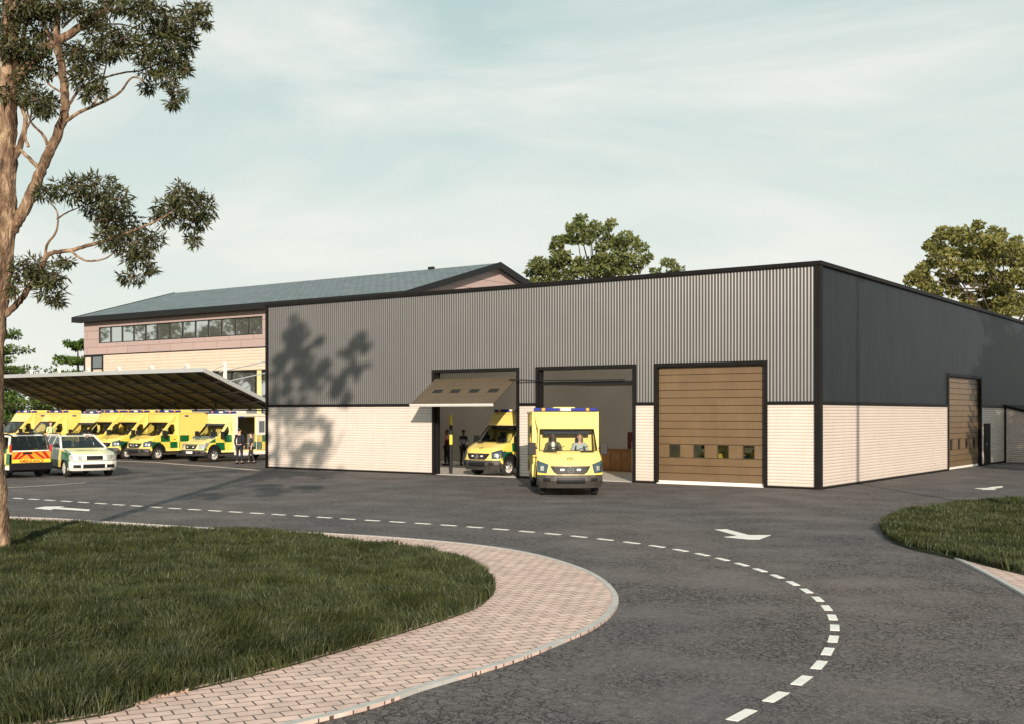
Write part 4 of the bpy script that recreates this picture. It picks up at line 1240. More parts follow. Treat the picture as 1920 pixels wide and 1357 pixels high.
        if not old:
            mb = MB(); a0, a1 = sorted((t * .80, t * .90)); sh.patch(mb, [(3.45, a0), (3.45, a1), (3.95, a1), (3.95, a0)], .014, n=3, k=2); mb.build('bulb', M['lens_clear'], h)
    mb = MB()
    for t in (-1, 1):
        a, b_ = sorted((t * .38, t * .84)); sh.patch(mb, [(6.15, a + .04 * (t < 0)), (6.15, b_ - .04 * (t > 0)), (6.75, b_), (6.75, a)], .008)
    mb.build('bonnet_vent', M['black_paint'], body)
    if old:
        mb = MB(); sh.text(mb, 'AMBULANCE', 5.6, 0, .17, 2.1, 1.1); mb.build('lettering', M['green'], body)
        mb = MB(); c = sh.at(1.2, 0); mb.box(-.26, .26, c.y - .03, c.y - .01, .46, .58); mb.build('number_plate', M['white'], bo)
    else:
        mb = MB(); sh.text(mb, 'Ambulance', 5.85, -.45, .075, 3.0, 1.1); mb.build('lettering', M['bluegrey'], body)
    # windscreen, side glass, wipers
    mb = MB(); sh.patch(mb, [(7.02, -.955), (7.02, .955), (7.97, .955), (7.97, -.955)], -.012, n=10, k=4)
    ws = mb.build('windscreen', M['glass'], root, smooth=True)
    mb = MB()
    for e_, (a, b_) in enumerate((((7.0, -.95), (7.0, .95)), ((8.0, -.95), (8.0, .95)), ((7.0, -.95), (8.0, -.95)), ((7.0, .95), (8.0, .95)))):
        pts = [sh.at(min(7.999, a[0] + (b_[0] - a[0]) * k / 8), a[1] + (b_[1] - a[1]) * k / 8) + Vector((0, -.004, 0)) for k in range(9)]
        mb.tube(pts, .016, 5)
    mb.build('windscreen_seal', M['black_paint'], ws)
    for t in (-.55, .25):
        mb = MB(); mb.bar(sh.at(7.02, t) + Vector((0, -.03, .0)), sh.at(7.22, t + .42) + Vector((0, -.02, .0)), .02); mb.build('wiper', M['black_paint'], ws)
    for sd_ in (-1, 1):
        mb = MB(); panel(mb, win, [], lambda y, z: xup(y, z) - .012, sd_); mb.build('side_window', M['glass'], root)
        mb = MB(); y = aF[0] + .16
        mb.box(min(sd_ * (hb + .05), sd_ * (hb + .30)), max(sd_ * (hb + .05), sd_ * (hb + .30)), y - .06, y + .06, zb - .14, zb + .26)
        mb.bar((sd_ * (hb - .02), y + .02, zb + .05), (sd_ * (hb + .06), y, zb + .10), .04)
        mi_ = mb.build('mirror', M['black_paint'], root, bevel=.03)
    # box body
    hw = 1.08; z0, z1 = .50, (2.66 if not old else 2.60); y0, y1 = -1.02, 3.25
    mb = MB()
    ra = 2.15; ar = arch(ra, .47, z0)
    sideo = [(y0, z1 - .001), (y1, z1 - .001), (y1, z0)] + ar + [(y0, z0)]
    hole = []
    if old: hole = [[(-.75, .62), (-.75, 2.42), (.45, 2.42), (.45, .62)]]
    panel(mb, sideo, hole, lambda y, z: hw, 1); panel(mb, sideo, [], lambda y, z: hw, -1)
    mb.add([(-hw, y0, z1), (hw, y0, z1), (hw, y1, z1), (-hw, y1, z1)], [(0, 1, 2, 3)])
    mb.add([(-hw, y0, z0), (-.90, y0, z0), (-.90, y0, z1 - .0), (-hw, y0, z1)], [(0, 1, 2, 3)]); mb.add([(hw, y0, z0), (hw, y0, z1), (.90, y0, z1), (.90, y0, z0)], [(0, 1, 2, 3)])
    mb.add([(-.90, y0, 2.1), (.90, y0, 2.1), (.90, y0, z1), (-.90, y0, z1)], [(0, 1, 2, 3)])
    mb.add([(-hw, y1, z0), (-hw, y1, z1), (hw, y1, z1), (hw, y1, z0)], [(0, 1, 2, 3)])
    mb.add([(-hw + .1, y0 + .1, z0 - .06), (hw - .1, y0 + .1, z0 - .06), (hw - .1, y1 - .1, z0 - .06), (-hw + .1, y1 - .1, z0 - .06)], [(3, 2, 1, 0)])
    bxo = mb.build('box_body', liv, root, fix=True)
    mb = MB()
    for sx in (-1, 1):
        mb.bar((sx * (hw - .01), y0, z1 - .02), (sx * (hw - .01), y1, z1 - .02), .07)
    mb.bar((-hw, y0 + .02, z1 - .02), (hw, y0 + .02, z1 - .02), .06)
    for sx in (-1, 1):
        mb.bar((sx * (hw + .002), y0 + .02, z0), (sx * (hw + .002), y0 + .02, z1), .05)
    mb.build('edge_rail', M['white'] if old else M['yellow'], bxo, bevel=.015)
    # skirt, side details
    mb = MB()
    for sx in (-1, 1): mb.box(min(sx * (hw - .06), sx * (hw + .004)), max(sx * (hw - .06), sx * (hw + .004)), -.95, ra - .55, .34, z0 + .02)
    mb.build('skirt', M['black_paint'] if not old else M['white'], bxo)
    mb = MB(); mb.box(hw + .003, hw + .009, 1.0, 1.9, 1.62, 2.15); mb.box(-hw - .009, -hw - .003, 0.2, 1.0, 1.62, 2.15); mb.build('side_window', M['pane'], bxo, bevel=.02)
    mb = MB(); mb.box(hw + .002, hw + .05, -.70, .25, .28, .34); mb.build('step', M['silver'], bxo)
    for sx in (-1, 1):
        mb = MB(); mb.box(min(sx * (hw + .001), sx * (hw + .02)), max(sx * (hw + .001), sx * (hw + .02)), -.6, -.35, z1 - .22, z1 - .14); mb.build('side_lamp', M['blue'], bxo)
    if old:
        mb = MB(); mb.box(-.2, hw - .03, -.7, .40, .56, .62); mb.box(-.9, -.85, -.95, 3.1, .56, 2.5); mb.build('interior_lining', M['inner_dark'], bxo)
        mb = MB(); mb.box(hw + .012, hw + .05, .55, 1.30, .60, 2.42); dr = mb.build('side_door', M['white'], root, bevel=.01); dr['label'] = 'white side door slid open'
        mb = MB(); mb.box(hw + .051, hw + .056, .72, 1.12, 1.55, 2.2); mb.build('pane', M['bluegrey'], dr)
        mb = MB(); mb.box(hw + .012, hw + .05, .553, 1.297, .60, 1.42); mb.build('door_livery', M['livery_old'], dr)
        mb = MB(); mb.box(hw, hw + .05, -.85, -.79, .55, 2.5); mb.box(hw, hw + .06, -.9, 3.2, 2.46, 2.52); mb.build('door_track', M['white'], bxo)
    mb = MB(); mb.box(-.76, .76, -1.50, -1.40, 1.93, 2.05); mb.build('sun_visor', M['seat'], root, bevel=.02)
    # light bar
    mb = MB(); zl = z1 + .0; yl = -1.0
    mb.box(-hw + .02, hw - .02, yl - .04, yl + .20, zl + .005, zl + .035); lb = mb.build('light_bar', M['black_paint'], root)
    for x0, x1, m_ in ((-1.05, -.80, 'blue'), (-.79, -.68, 'amber'), (-.67, -.18, 'blue'), (-.16, .16, 'white'), (.18, .67, 'blue'), (.68, .79, 'amber'), (.80, 1.05, 'blue')):
        mb = MB(); mb.box(x0, x1, yl - .05, yl + .17, zl + .036, zl + .135); mb.build('lamp', M[m_], lb, bevel=.02)
    mb = MB(); mb.box(-.38, .38, -.5, .5, z1 + .005, z1 + .17); mb.build('roof_pod', M['yellow'] if not old else M['white'], root, bevel=.05)
    # wheels
    rm = M['rim'] if not old else M['rim']
    for x, y, s_ in ((.93, ay, 1), (-.93, ay, -1), (1.02, ra, 1), (-1.02, ra, -1)): wheel(root, x, y, wr, s_, rm)
    mb = MB(); mb.box(-.93, .93, ay - .44, ay + .46, .44, .95); mb.build('wheel_housing', M['black_paint'], root)
    # cabin
    mb = MB(); mb.box(-.89, .89, -1.08, -1.04, .55, 2.09); mb.build('bulkhead', M['yellow'], root)
    mb = MB(); mb.box(-.85, .85, -2.30, -1.95, 1.12, 1.36); mb.box(-.85, .85, -2.2, -1.1, .55, .62)
    ds = mb.build('dashboard', M['dash'], root, bevel=.05)
    for x in (-.44, .44):
        mb = MB(); mb.box(x - .24, x + .24, -1.62, -1.14, .62, 1.02); mb.box(x - .23, x + .23, -1.22, -1.10, 1.02, 1.62); mb.box(x - .13, x + .13, -1.2, -1.12, 1.63, 1.82)
        mb.build('seat', M['seat'], root, bevel=.04)
    mb = MB(); c = Vector((-.44, -1.86, 1.34)); ring = []
    for k in range(21):
        a = 2 * PI * k / 20; ring.append((c.x + .19 * math.cos(a), c.y + .07 * math.sin(a), c.z + .175 * math.sin(a)))
    mb.tube(ring, .017, 6, cap=False); mb.bar((c.x - .18, c.y, c.z), (c.x + .18, c.y, c.z), .03); mb.bar((c.x, c.y, c.z), (c.x, c.y - .12, c.z - .12), .04)
    mb.build('steering_wheel', M['black_paint'], ds)
    return root


def place(o, X, Y, heading, label=None, group=None, world_xy=None, rz=None, s=1.0):
    """heading: degrees to the right of facing the viewpoint"""
    if world_xy: o.location = (world_xy[0], world_xy[1], .004)
    else:
        x, y = W(X, Y); o.location = (x, y, .004)
    if rz is None:
        h = R(heading); hx, hy = math.sin(h), -math.cos(h)
        wx, wy = CA * hx - SA * hy, SA * hx + CA * hy
        rz = math.atan2(wy, wx) + PI / 2
    o.rotation_euler = (0, 0, rz)
    o.scale = (s, s, s)
    if label: o['label'] = label
    if group: o['group'] = group
    return o


am = ambulance(); am['category'] = 'ambulance'
GR = 'yellow and green box ambulances'
# front bumper sits at y = -3.3 of the vehicle
hd = 1.6; hh = R(hd)
place(am, 1.84 - math.sin(hh) * 3.3, 36.2 + math.cos(hh) * 3.3, hd, 'yellow box ambulance with two people in the cab, driving out of the second doorway', GR)
main_amb = am
a1 = copy_tree(am)
xw = (-15.5 - 13.6) / 2 + .02; yw_ = .85
rz1 = R(-6.5); place(a1, 0, 0, 0, 'empty yellow ambulance nosing out of the first doorway under the tilted door', GR, world_xy=(xw - math.sin(rz1) * 2.3, yw_ + math.cos(rz1) * 2.3), rz=rz1)
a2_ = copy_tree(am); place(a2_, 0, 0, 0, 'ambulance shut in the garage, glimpsed through the panes of the closed brown front door', GR, world_xy=(-4.0, 3.85), rz=0)
park = [(-40.15, 'yellow ambulance with white front wheel trim, next to the white nosed older ambulance under the canopy', 0),
        (-42.95, 'yellow ambulance second from the garage wall side of the three alike under the canopy', 0),
        (-45.25, 'yellow ambulance third from the right of the look-alikes under the canopy, behind the white car', 0),
        (-50.9, 'yellow ambulance under the canopy behind the orange and yellow tailgate', 0),
        (-54.3, 'leftmost yellow ambulance under the canopy, mostly behind the big tree trunk', 0)]
labs = ['yellow ambulance with white wheel trim, directly beside the older ambulance under the canopy', 'yellow ambulance in the middle of the three close together under the canopy',
        'yellow ambulance under the canopy directly behind the bonnet of the white car', 'yellow ambulance under the canopy behind the vehicle with the orange chevron tailgate',
        'leftmost yellow ambulance under the canopy, mostly hidden by the big tree trunk']
for (x, _, r), lb in zip(park, labs):
    c = copy_tree(am); place(c, 0, 0, 0, lb, GR, world_xy=(x, 5.25), rz=R(-1.5))
oa = ambulance('old'); oa['category'] = 'ambulance'
place(oa, 0, 0, 0, 'older ambulance with pale bonnet and open side door beside the garage wall', 'older ambulances', world_xy=(-35.75, 5.45), rz=R(-1))
ob = copy_tree(oa); place(ob, 0, 0, 0, 'older white ambulance under the canopy behind the roof of the white car', 'older ambulances', world_xy=(-48.2, 5.9), rz=R(-1))


def car(kind):
    est = kind == 'estate'
    if est:
        P = [(-2.16, .24, .80, .26), (-2.25, .36, .84, .28), (-2.27, .55, .85, .28), (-2.22, .60, .85, .26), (-2.18, .80, .85, .24), (-1.95, .88, .84, .16), (-1.05, 1.00, .82, .08),
             (-.98, 1.02, .81, .08), (-.22, 1.43, .62, .05), (.1, 1.48, .62, .0), (1.5, 1.47, .61, 0), (1.75, 1.42, .61, -.02), (2.12, 1.02, .76, -.06), (2.24, .82, .80, -.08), (2.27, .5, .83, -.10), (2.2, .26, .80, -.10)]
    else:
        P = [(-2.10, .30, .82, .24), (-2.2, .42, .86, .26), (-2.20, .62, .88, .26), (-2.15, .68, .88, .24), (-2.05, .92, .87, .20), (-1.8, 1.02, .86, .14), (-1.05, 1.14, .84, .08),
             (-1.0, 1.16, .83, .08), (-.35, 1.66, .68, .05), (-.1, 1.74, .67, 0), (1.6, 1.76, .70, 0), (1.98, 1.70, .70, -.03), (2.10, 1.12, .80, -.05), (2.14, .98, .85, -.05), (2.16, .56, .87, -.06), (2.15, .34, .85, -.06)]
    sh = Shell(P); liv = M['livery_car'] if est else M['livery_suv']
    root = empty('estate_car' if est else 'people_carrier')
    wr = .32 if est else .35; fa, ra = -1.38, 1.30
    n = len(P); zb = P[7][1]; zt = P[8][1]
    pr = [(sh.at(i + 1e-6 if i < n - 1 else i, 1).y, sh.at(i + 1e-6 if i < n - 1 else i, 1).z) for i in range(n)]
    mb = MB(); sh.surface(mb, glass=(7, 11), i0=3, i1=13)
    def xlow(y, z):
        t = max(0, min(1, (z - P[3][1]) / (zb - P[3][1])))
        base = P[3][2] + (P[7][2] - P[3][2]) * t
        return base
    r_ = wr + .09
    belt_r = pr[12]
    lo = pr[3:8] + [(belt_r[0] - .0, zb)] + pr[13:15] + [(pr[14][0], .34)] + [(q[0], q[1]) for q in arch(ra, r_, .34)] + [(q[0], q[1]) for q in arch(fa, r_, .34)] + [(pr[3][0], .50)]
    def xup(y, z): return P[7][2] + (P[8][2] - P[7][2]) * min(1, (z - zb) / (zt - zb))
    up = [pr[7], pr[8], pr[9], pr[10], pr[11], (belt_r[0], zb)]
    w1 = [(pr[7][0] + .22, zb + .02), (pr[8][0] + .10, zt - .03), (.28, zt + .0), (.32, zb + .02)]
    w2 = [(.42, zb + .02), (.38, zt), (1.05, zt), (1.15, zb + .02)]
    w3 = [(1.25, zb + .02), (1.15, zt), (1.62, zt - .01), (1.88 if est else 1.85, zb + .04)]
    for sd_ in (-1, 1):
        panel(mb, lo, [], xlow, sd_); panel(mb, up, [w1, w2, w3], xup, sd_)
    body = mb.build('body', liv, root)
    for p_ in body.data.polygons: p_.use_smooth = abs(p_.normal.x) < .5
    # rounded closing strips where roof and flanks meet
    mb = MB()
    for sd_ in (-1, 1): mb.tube([(sd_ * P[i][2], pr[i][0], pr[i][1] + .005) for i in (7, 8, 9, 10, 11, 12)], .03, 8)
    mb.build('roof_edge', M['white'] if est else M['black_paint'], body, smooth=True)
    mb = MB()
    for sd_ in (-1, 1): mb.tube([(sd_ * .58, -.0, zt + .05), (sd_ * .58, .05, zt + .11), (sd_ * .58, 1.4, zt + .11), (sd_ * .58, 1.45, zt + .05)], .018, 6)
    mb.build('roof_rail', M['black_paint'], root)
    # bumpers
    mb = MB(); sh.surface(mb, i0=0, i1=3)
    for sd_ in (-1, 1): panel(mb, [pr[0], pr[1], pr[2], pr[3], (fa - r_, .58), (fa - r_, .26)], [], lambda y, z: .845 if est else .87, sd_)
    fb = mb.build('front_bumper', M['white'] if est else M['black_paint'], root)
    mb = MB(); sh.patch(mb, [(.75, -.5), (.75, .42), (1.6, .42), (1.6, -.5)], .006); sh.patch(mb, [(.9, -.86), (.9, -.58), (1.5, -.58), (1.5, -.86)], .006); sh.patch(mb, [(.9, .5), (.9, .86), (1.5, .86), (1.5, .5)], .006)
    mb.build('air_intake', M['black_paint'], fb)
    mb = MB(); sh.patch(mb, [(2.55, -.99), (2.55, .99), (3.0, .99), (3.0, -.99)], .012); mb.build('trim_strip', M['black_paint'], fb)
    mb = MB()
    if est: sh.surface(mb, i0=13, i1=15)
    else:
        sh.surface(mb, i0=14, i1=15); mb.box(-.86, .86, 2.12, 2.24, .34, .62)
    for sd_ in (-1, 1): panel(mb, [pr[13] if est else (pr[14][0], .56), pr[14], pr[15], (ra + r_, .28), (ra + r_, .55)], [], lambda y, z: .84 if est else .875, sd_)
    mb.build('rear_bumper', M['white'] if est else M['black_paint'], root)
    # front lamps + grille
    mb = MB(); sh.patch(mb, [(3.1, -.34), (3.1, .34), (3.85, .34), (3.85, -.34)], .008)
    mb.build('grille', M['black_paint'], root)
    for t in (-1, 1):
        a, b_ = sorted((t * .50, t * .99)); mb = MB(); sh.patch(mb, [(3.1, a), (3.1, b_), (3.95, b_), (3.95, a)], .008); mb.build('headlight', M['lens_clear'], root)
    if est:
        mb = MB(); sh.text(mb, 'AMBULANCE', 5.5, 0, .17, 1.1, 1.2); mb.build('lettering', M['green'], body)
        for t in (-1, 1):
            mb = MB(); a_, b_ = sorted((t * .90, t * 1.0)); sh.patch(mb, [(4.02, a_), (4.02, b_), (5.7, b_), (5.7, a_)], .005)
            q0 = sh.at(4.0, 1).y
            xs_ = t * (P[3][2] + .006)
            mb.add([(xs_, q0 - .02, .62), (xs_, -1.82, .60), (xs_, -1.80, .36), (xs_, q0 - .02, .36)], [(0, 1, 2, 3)]); mb.add([(xs_, q0 - .02, .62), (xs_, -1.0, .62), (t * (P[6][2] + .004), -1.0, .93), (t * (P[5][2] + .004), q0 + .1, .87)], [(0, 1, 2, 3)])
            mb.build('livery_block', M['green'], body)
        mb = MB(); sh.patch(mb, [(4.6, -.80), (4.6, .80), (6.9, .80), (6.9, -.80)], .004, n=12, k=6); mb.build('bonnet_panel', M['pale_yellow'], body, smooth=True)
        mb = MB()
        for t in (-1,): pass
    # glass
    mb = MB(); sh.patch(mb, [(7.02, -.93), (7.02, .93), (7.97, .93), (7.97, -.93)], -.010, n=10, k=4); mb.build('windscreen', M['glass_mid'] if est else M['glass_dark'], root, smooth=True)
    mb = MB(); sh.patch(mb, [(11.98, -.93), (11.98, .93), (11.03, .93), (11.03, -.93)], .002 if est else .004, n=8, k=3)
    mb.build('rear_window', M['glass_dark'], root)
    for sd_ in (-1, 1):
        for w in (w1, w2, w3):
            mb = MB(); panel(mb, w, [], lambda y, z: xup(y, z) - .008, sd_); mb.build('side_window', M['glass_dark'], root)
        mb = MB(); mb.ell((sd_ * (P[7][2] + .12), -.72, zb + .10), (.10, .07, .08)); mb.bar((sd_ * (P[7][2] - .03), -.72, zb + .03), (sd_ * (P[7][2] + .08), -.72, zb + .06), .04)
        mb.build('mirror', M['black_paint'], root, smooth=True)
    for x, y, s_ in ((.80, fa, 1), (-.80, fa, -1), (.80, ra, 1), (-.80, ra, -1)): wheel(root, x + s_ * .035, y, wr, s_, M['rim'] if est else M['rim_dark'], spokes=9)
    mb = MB(); mb.box(-.74, .74, -1.9, 2.0, .24, .60); mb.box(-.62, .62, -.9, 1.9, .60, .66); mb.build('underbody', M['black_paint'], root)
    for x in (-.36, .36):
        mb = MB(); mb.box(x - .24, x + .24, -.35, .15, .62, .82); mb.box(x - .22, x + .22, .10, .24, .8, 1.28); mb.build('seat', M['seat'], root, bevel=.04)
    mb = MB(); mb.box(-.72, .72, -.92, -.62, .66, .98); mb.build('dashboard', M['black_paint'], root, bevel=.04)
    mb = MB(); mb.box(-.30, .30, .15, .33, zt + .055, zt + .12) if est else mb.box(-.34, .34, 1.55, 1.75, zt + .10, zt + .17)
    if not est:
        mb.bar((-.2, 1.65, zt + .05), (-.2, 1.65, zt + .12), .03); mb.bar((.2, 1.65, zt + .05), (.2, 1.65, zt + .12), .03)
    mb.build('light_bar', M['black_paint'], root, bevel=.02)
    if not est:
        # tailgate with chevrons
        yb = 2.16; x0, x1, z0, z1 = -.80, .80, .60, 1.06
        mb = MB(); mb.box(x0, x1, yb - .01, yb + .012, z0, z1 + .02); tgt = mb.build('tailgate_panel', M['amber'], root)
        mb = MB(); mb.box(x0, x1, yb + .0125, yb + .0135, z0 + .0, z0 + .16)
        mb.build('yellow_band', M['lightyellow'], tgt)
        mb = MB(); e = yb + .016
        def chev(a, b_):
            # stripe between bottom (a) and top (b) positions, width .14
            w = .15; zz0, zz1 = z0 + .17, z1
            mb.add([(a, e, zz0), (a + w, e, zz0), (b_ + w, e, zz1), (b_, e, zz1)], [(3, 2, 1, 0)])
        chev(-.62, -.22); chev(-.24 + .10, .06 - .12 + .20); chev(.48, .08); chev(.78 - .14, .38); chev(-.80, -.58)
        mb.build('chevron_stripes', M['redlens'], tgt)
        V, Fc = textmesh('AMBULANCE', .17, True); mb = MB(); mb.add([(-x, yb + .018, z0 + .08 + y) for x, y, z in V], Fc); mb.build('lettering', M['redlens'], tgt)
        mb = MB(); mb.box(-.78, -.2, yb + .018, yb + .03, 1.075, 1.085); mb.box(-.02, .36, yb + .0, yb + .04, .98, 1.05); mb.build('handle', M['black_paint'], tgt)
        for sx in (-1, 1):
            mb = MB(); mb.box(min(sx * .80, sx * .865), max(sx * .80, sx * .865), 2.06, 2.165, 1.05, 1.35); mb.build('tail_lamp', M['redlens'], root, bevel=.015)
    else:
        for sx in (-1, 1):
            mb = MB(); mb.box(min(sx * .62, sx * .80), max(sx * .62, sx * .80), 2.16, 2.26, .72, .92); mb.build('tail_lamp', M['redlens'], root, bevel=.015)
    return root


ec = car('estate'); tag(ec, 'white estate car with yellow and green livery facing right in front of the canopy', 'car')
place(ec, -18.62, 49.5, 37, s=1.14)
su = car('suv'); tag(su, 'people carrier seen from behind with orange and red chevron tailgate beside the tree trunk', 'car')
_b = R(-48); hx, hy = math.sin(_b), math.cos(_b)
_wx, _wy = CA * hx - SA * hy, SA * hx + CA * hy
cX, cY = -19.45 + hx * 2.2, 46.9 + hy * 2.2
place(su, cX, cY, 0, rz=math.atan2(_wy, _wx) + PI / 2)


# ------------------------------------------------------------------ people
def skin(name, V, E, Rr, m, parent, sub=2):
    me = bpy.data.meshes.new(name); me.from_pydata(V, E, []); me.materials.append(m)
    o = bpy.data.objects.new(name, me); col.objects.link(o)
    if parent: o.parent = parent
    sk = o.modifiers.new('skin', 'SKIN'); sk.use_smooth_shade = True
    if not me.skin_vertices: 
        try: me.attributes.new('skin', 'FLOAT', 'POINT')
        except Exception: pass
    return o, me, sub


def skinmesh(name, V, E, Rr, m, parent, root=0, sub=2):
    """grow one continuous surface round a skeleton (done in bmesh so the radii can be given)"""
    bm = bmesh.new(); lay = bm.verts.layers.skin.verify()
    vs = [bm.verts.new(v) for v in V]
    for i, v in enumerate(vs):
        r = Rr[i]; v[lay].radius = (r, r) if not hasattr(r, '__len__') else r
        v[lay].use_root = (i == root)
    for a, b in E: bm.edges.new((vs[a], vs[b]))
    me = bpy.data.meshes.new(name + '_cage'); bm.to_mesh(me); bm.free()
    o = bpy.data.objects.new('tmp_body', me); col.objects.link(o)
    sk = o.modifiers.new('s', 'SKIN'); sk.use_smooth_shade = True; sk.branch_smoothing = .6
    sb = o.modifiers.new('b', 'SUBSURF'); sb.levels = sub; sb.render_levels = sub
    bpy.context.view_layer.update()
    res = bpy.data.meshes.new_from_object(o.evaluated_get(bpy.context.evaluated_depsgraph_get()))
    bpy.data.objects.remove(o); bpy.data.meshes.remove(me)
    res.name = name; res.materials.clear(); res.materials.append(m)
    for p in res.polygons: p.use_smooth = True; p.material_index = 0
    r = bpy.data.objects.new(name, res); col.objects.link(r)
    if parent: r.parent = parent
    return r


def person(label, skinm, topm, legm, hairm, loc, rz, pose='stand', arms='down', coat=None, scale=1.0, seatz=.0, zbase=None, sleeve=3):
    """figure facing -y; standing height about 1.76 m"""
    root = empty('person', loc, rz); root.scale = (scale,) * 3
    sit = pose == 'sit'
    hipz = .93 if not sit else .12
    J = {}
    J['pel'] = (0, .0, hipz); J['wai'] = (0, .0, hipz + .16); J['che'] = (0, -.01, hipz + .36); J['neb'] = (0, .01, hipz + .53); J['nec'] = (0, 0, hipz + .60)
    J['hd0'] = (0, -.015, hipz + .67); J['hd1'] = (0, -.01, hipz + .755); J['hd2'] = (0, .005, hipz + .81)
    for s, n in ((-1, 'r'), (1, 'l')):
        J['sh' + n] = (s * .18, .01, hipz + .50)
        if arms == 'wheel' or (arms == 'one' and s > 0):
            J['el' + n] = (s * .25, -.14, hipz + .24); J['wr' + n] = (s * .15, -.36, hipz + .34); hd = Vector((-s * .15, -.75, .35))
        elif arms == 'lap': J['el' + n] = (s * .26, -.06, hipz + .22); J['wr' + n] = (s * .08, -.24, hipz + .20); hd = Vector((-s * .7, -.6, 0))
        elif arms == 'bent' and s < 0: J['el' + n] = (s * .27, .02, hipz + .22); J['wr' + n] = (s * .14, -.20, hipz + .22); hd = Vector((.5, -.8, .1))
        else: J['el' + n] = (s * .235, .03, hipz + .22); J['wr' + n] = (s * .245, -.03, hipz - .03); hd = Vector((-.05 * s, -.15, -1))
        J['hp' + n] = (s * .095, 0, hipz - .04)
        if sit: J['kn' + n] = (s * .13, -.43, hipz - .02); J['an' + n] = (s * .12, -.46, hipz - .42); J['to' + n] = (s * .13, -.60, hipz - .46)
        else:
            st = .05 * s if arms != 'bent' else .14 * s
            J['kn' + n] = (s * .105, -.02 + st * .5, .50); J['an' + n] = (s * .11, .03 + st, .09); J['to' + n] = (s * .135, -.13 + st, .035)
        J['hd' + n] = hd.normalized()
    names = ['pel', 'wai', 'che', 'neb', 'nec', 'hd0', 'hd1', 'hd2']
    rad = dict(pel=(.135, .10), wai=(.125, .09), che=(.15, .10), neb=(.09, .065), nec=.052, hd0=(.068, .078), hd1=(.080, .092), hd2=(.060, .070),
               sh=.058, el=.040, wr=.026, hp=.088, kn=.056, an=.038, to=.035)
    V = [J[n] for n in names]; Rr = [rad[n] for n in names]; E = [(i, i + 1) for i in range(len(names) - 1)]
    idx = {n: i for i, n in enumerate(names)}
    def addv(n, p, r): idx[n] = len(V); V.append(p); Rr.append(r)
    for n in 'rl':
        for k in ('sh', 'el', 'wr'): addv(k + n, J[k + n], rad[k])
        E.extend([(idx['neb'], idx['sh' + n]), (idx['sh' + n], idx['el' + n]), (idx['el' + n], idx['wr' + n])])
        for k in ('hp', 'kn', 'an', 'to'): addv(k + n, J[k + n], rad[k])
        E.extend([(idx['pel'], idx['hp' + n]), (idx['hp' + n], idx['kn' + n]), (idx['kn' + n], idx['an' + n]), (idx['an' + n], idx['to' + n])])
        h = J['hd' + n]; w = Vector(J['wr' + n]); p1 = w + h * .055
        addv('pa' + n, tuple(p1), (.030, .018)); E.append((idx['wr' + n], idx['pa' + n]))
    body = skinmesh('body', V, E, Rr, skinm, root)
    # fingers, nose, ears joined to the same body mesh
    mb = MB()
    for s, n in ((-1, 'r'), (1, 'l')):
        h = J['hd' + n]; w = Vector(J['wr' + n]) + h * .05; sidev = h.cross(Vector((s, 0, 0))); 
        if sidev.length < .2: sidev = Vector((0, 0, 1))
        sidev.normalize(); pn = sidev.cross(h).normalized() * (-s)
        for k, (o_, l_) in enumerate(((.028, .070), (.010, .080), (-.009, .074), (-.027, .058))):
            b = w + sidev * o_ + h * .02; mb.tube([b, b + h * l_ * .5, b + h * l_ * .85 + pn * l_ * .3], [.009, .0085, .006], 6)
        b = w + sidev * .03 - h * .015; mb.tube([b, b + sidev * .03 + h * .03, b + sidev * .035 + h * .06 + pn * .01], [.011, .010, .007], 6)
    hz_ = J['hd1'][2]; mb.tube([(0, -.095, hz_ + .0), (0, -.118, hz_ - .028), (0, -.098, hz_ - .034)], [.008, .014, .008], 6)
    for s in (-1, 1): mb.ell((s * .082, .005, hz_ - .015), (.012, .022, .032), 8, 6)
    me = body.data; bm = bmesh.new(); bm.from_mesh(me); tmp = bpy.data.meshes.new('t'); tmp.from_pydata(mb.v, [], mb.f); bm.from_mesh(tmp); bm.to_mesh(me); bm.free(); bpy.data.meshes.remove(tmp)
    me.materials.clear(); me.materials.append(skinm)
    for p in me.polygons: p.use_smooth = True
    mb = MB()
    for s in (-1, 1): mb.ell((s * .032, -.088, hz_ + .008), (.012, .010, .008), 8, 6)
    mb.build('eye', M['hair_dark'], root, smooth=True)
    mb = MB(); mb.ell((0, -.086, hz_ - .062), (.024, .010, .006), 8, 6); mb.build('mouth', M['maroon_cloth'], root, smooth=True)
    # hair: cap over the skull
    mb = MB(); mb.ell((0, .016, hz_ + .030), (.088, .098, .082), 16, 10)
    o = mb.build('hair', hairm, root, smooth=True)
    bm = bmesh.new(); bm.from_mesh(o.data)
    bmesh.ops.delete(bm, geom=[v for v in bm.verts if v.co.y < -.055 and v.co.z < hz_ + .055 or v.co.z < hz_ - .02 and v.co.y < .03], context='VERTS'); bm.to_mesh(o.data); bm.free()
    # top
    tv = ['pel', 'wai', 'che', 'neb']; V2 = []; R2 = []; E2 = []; id2 = {}
    def a2(n, p, r): id2[n] = len(V2); V2.append(p); R2.append(r)
    a2('pel', (0, 0, hipz + .00), (.148, .113)); a2('wai', J['wai'], (.142, .106)); a2('che', J['che'], (.166, .118)); a2('neb', (0, .01, hipz + .525), (.105, .08))
    E2 += [(0, 1), (1, 2), (2, 3)]
    for n in 'rl':
        a2('sh' + n, J['sh' + n], .070); a2('el' + n, J['el' + n], .052); E2 += [(3, id2['sh' + n]), (id2['sh' + n], id2['el' + n])]
        if sleeve >= 3:
            wv = Vector(J['el' + n]).lerp(Vector(J['wr' + n]), .92); a2('wr' + n, tuple(wv), .040); E2.append((id2['el' + n], id2['wr' + n]))
    t = skinmesh('jacket' if coat else 'top', V2, E2, R2, topm, root)
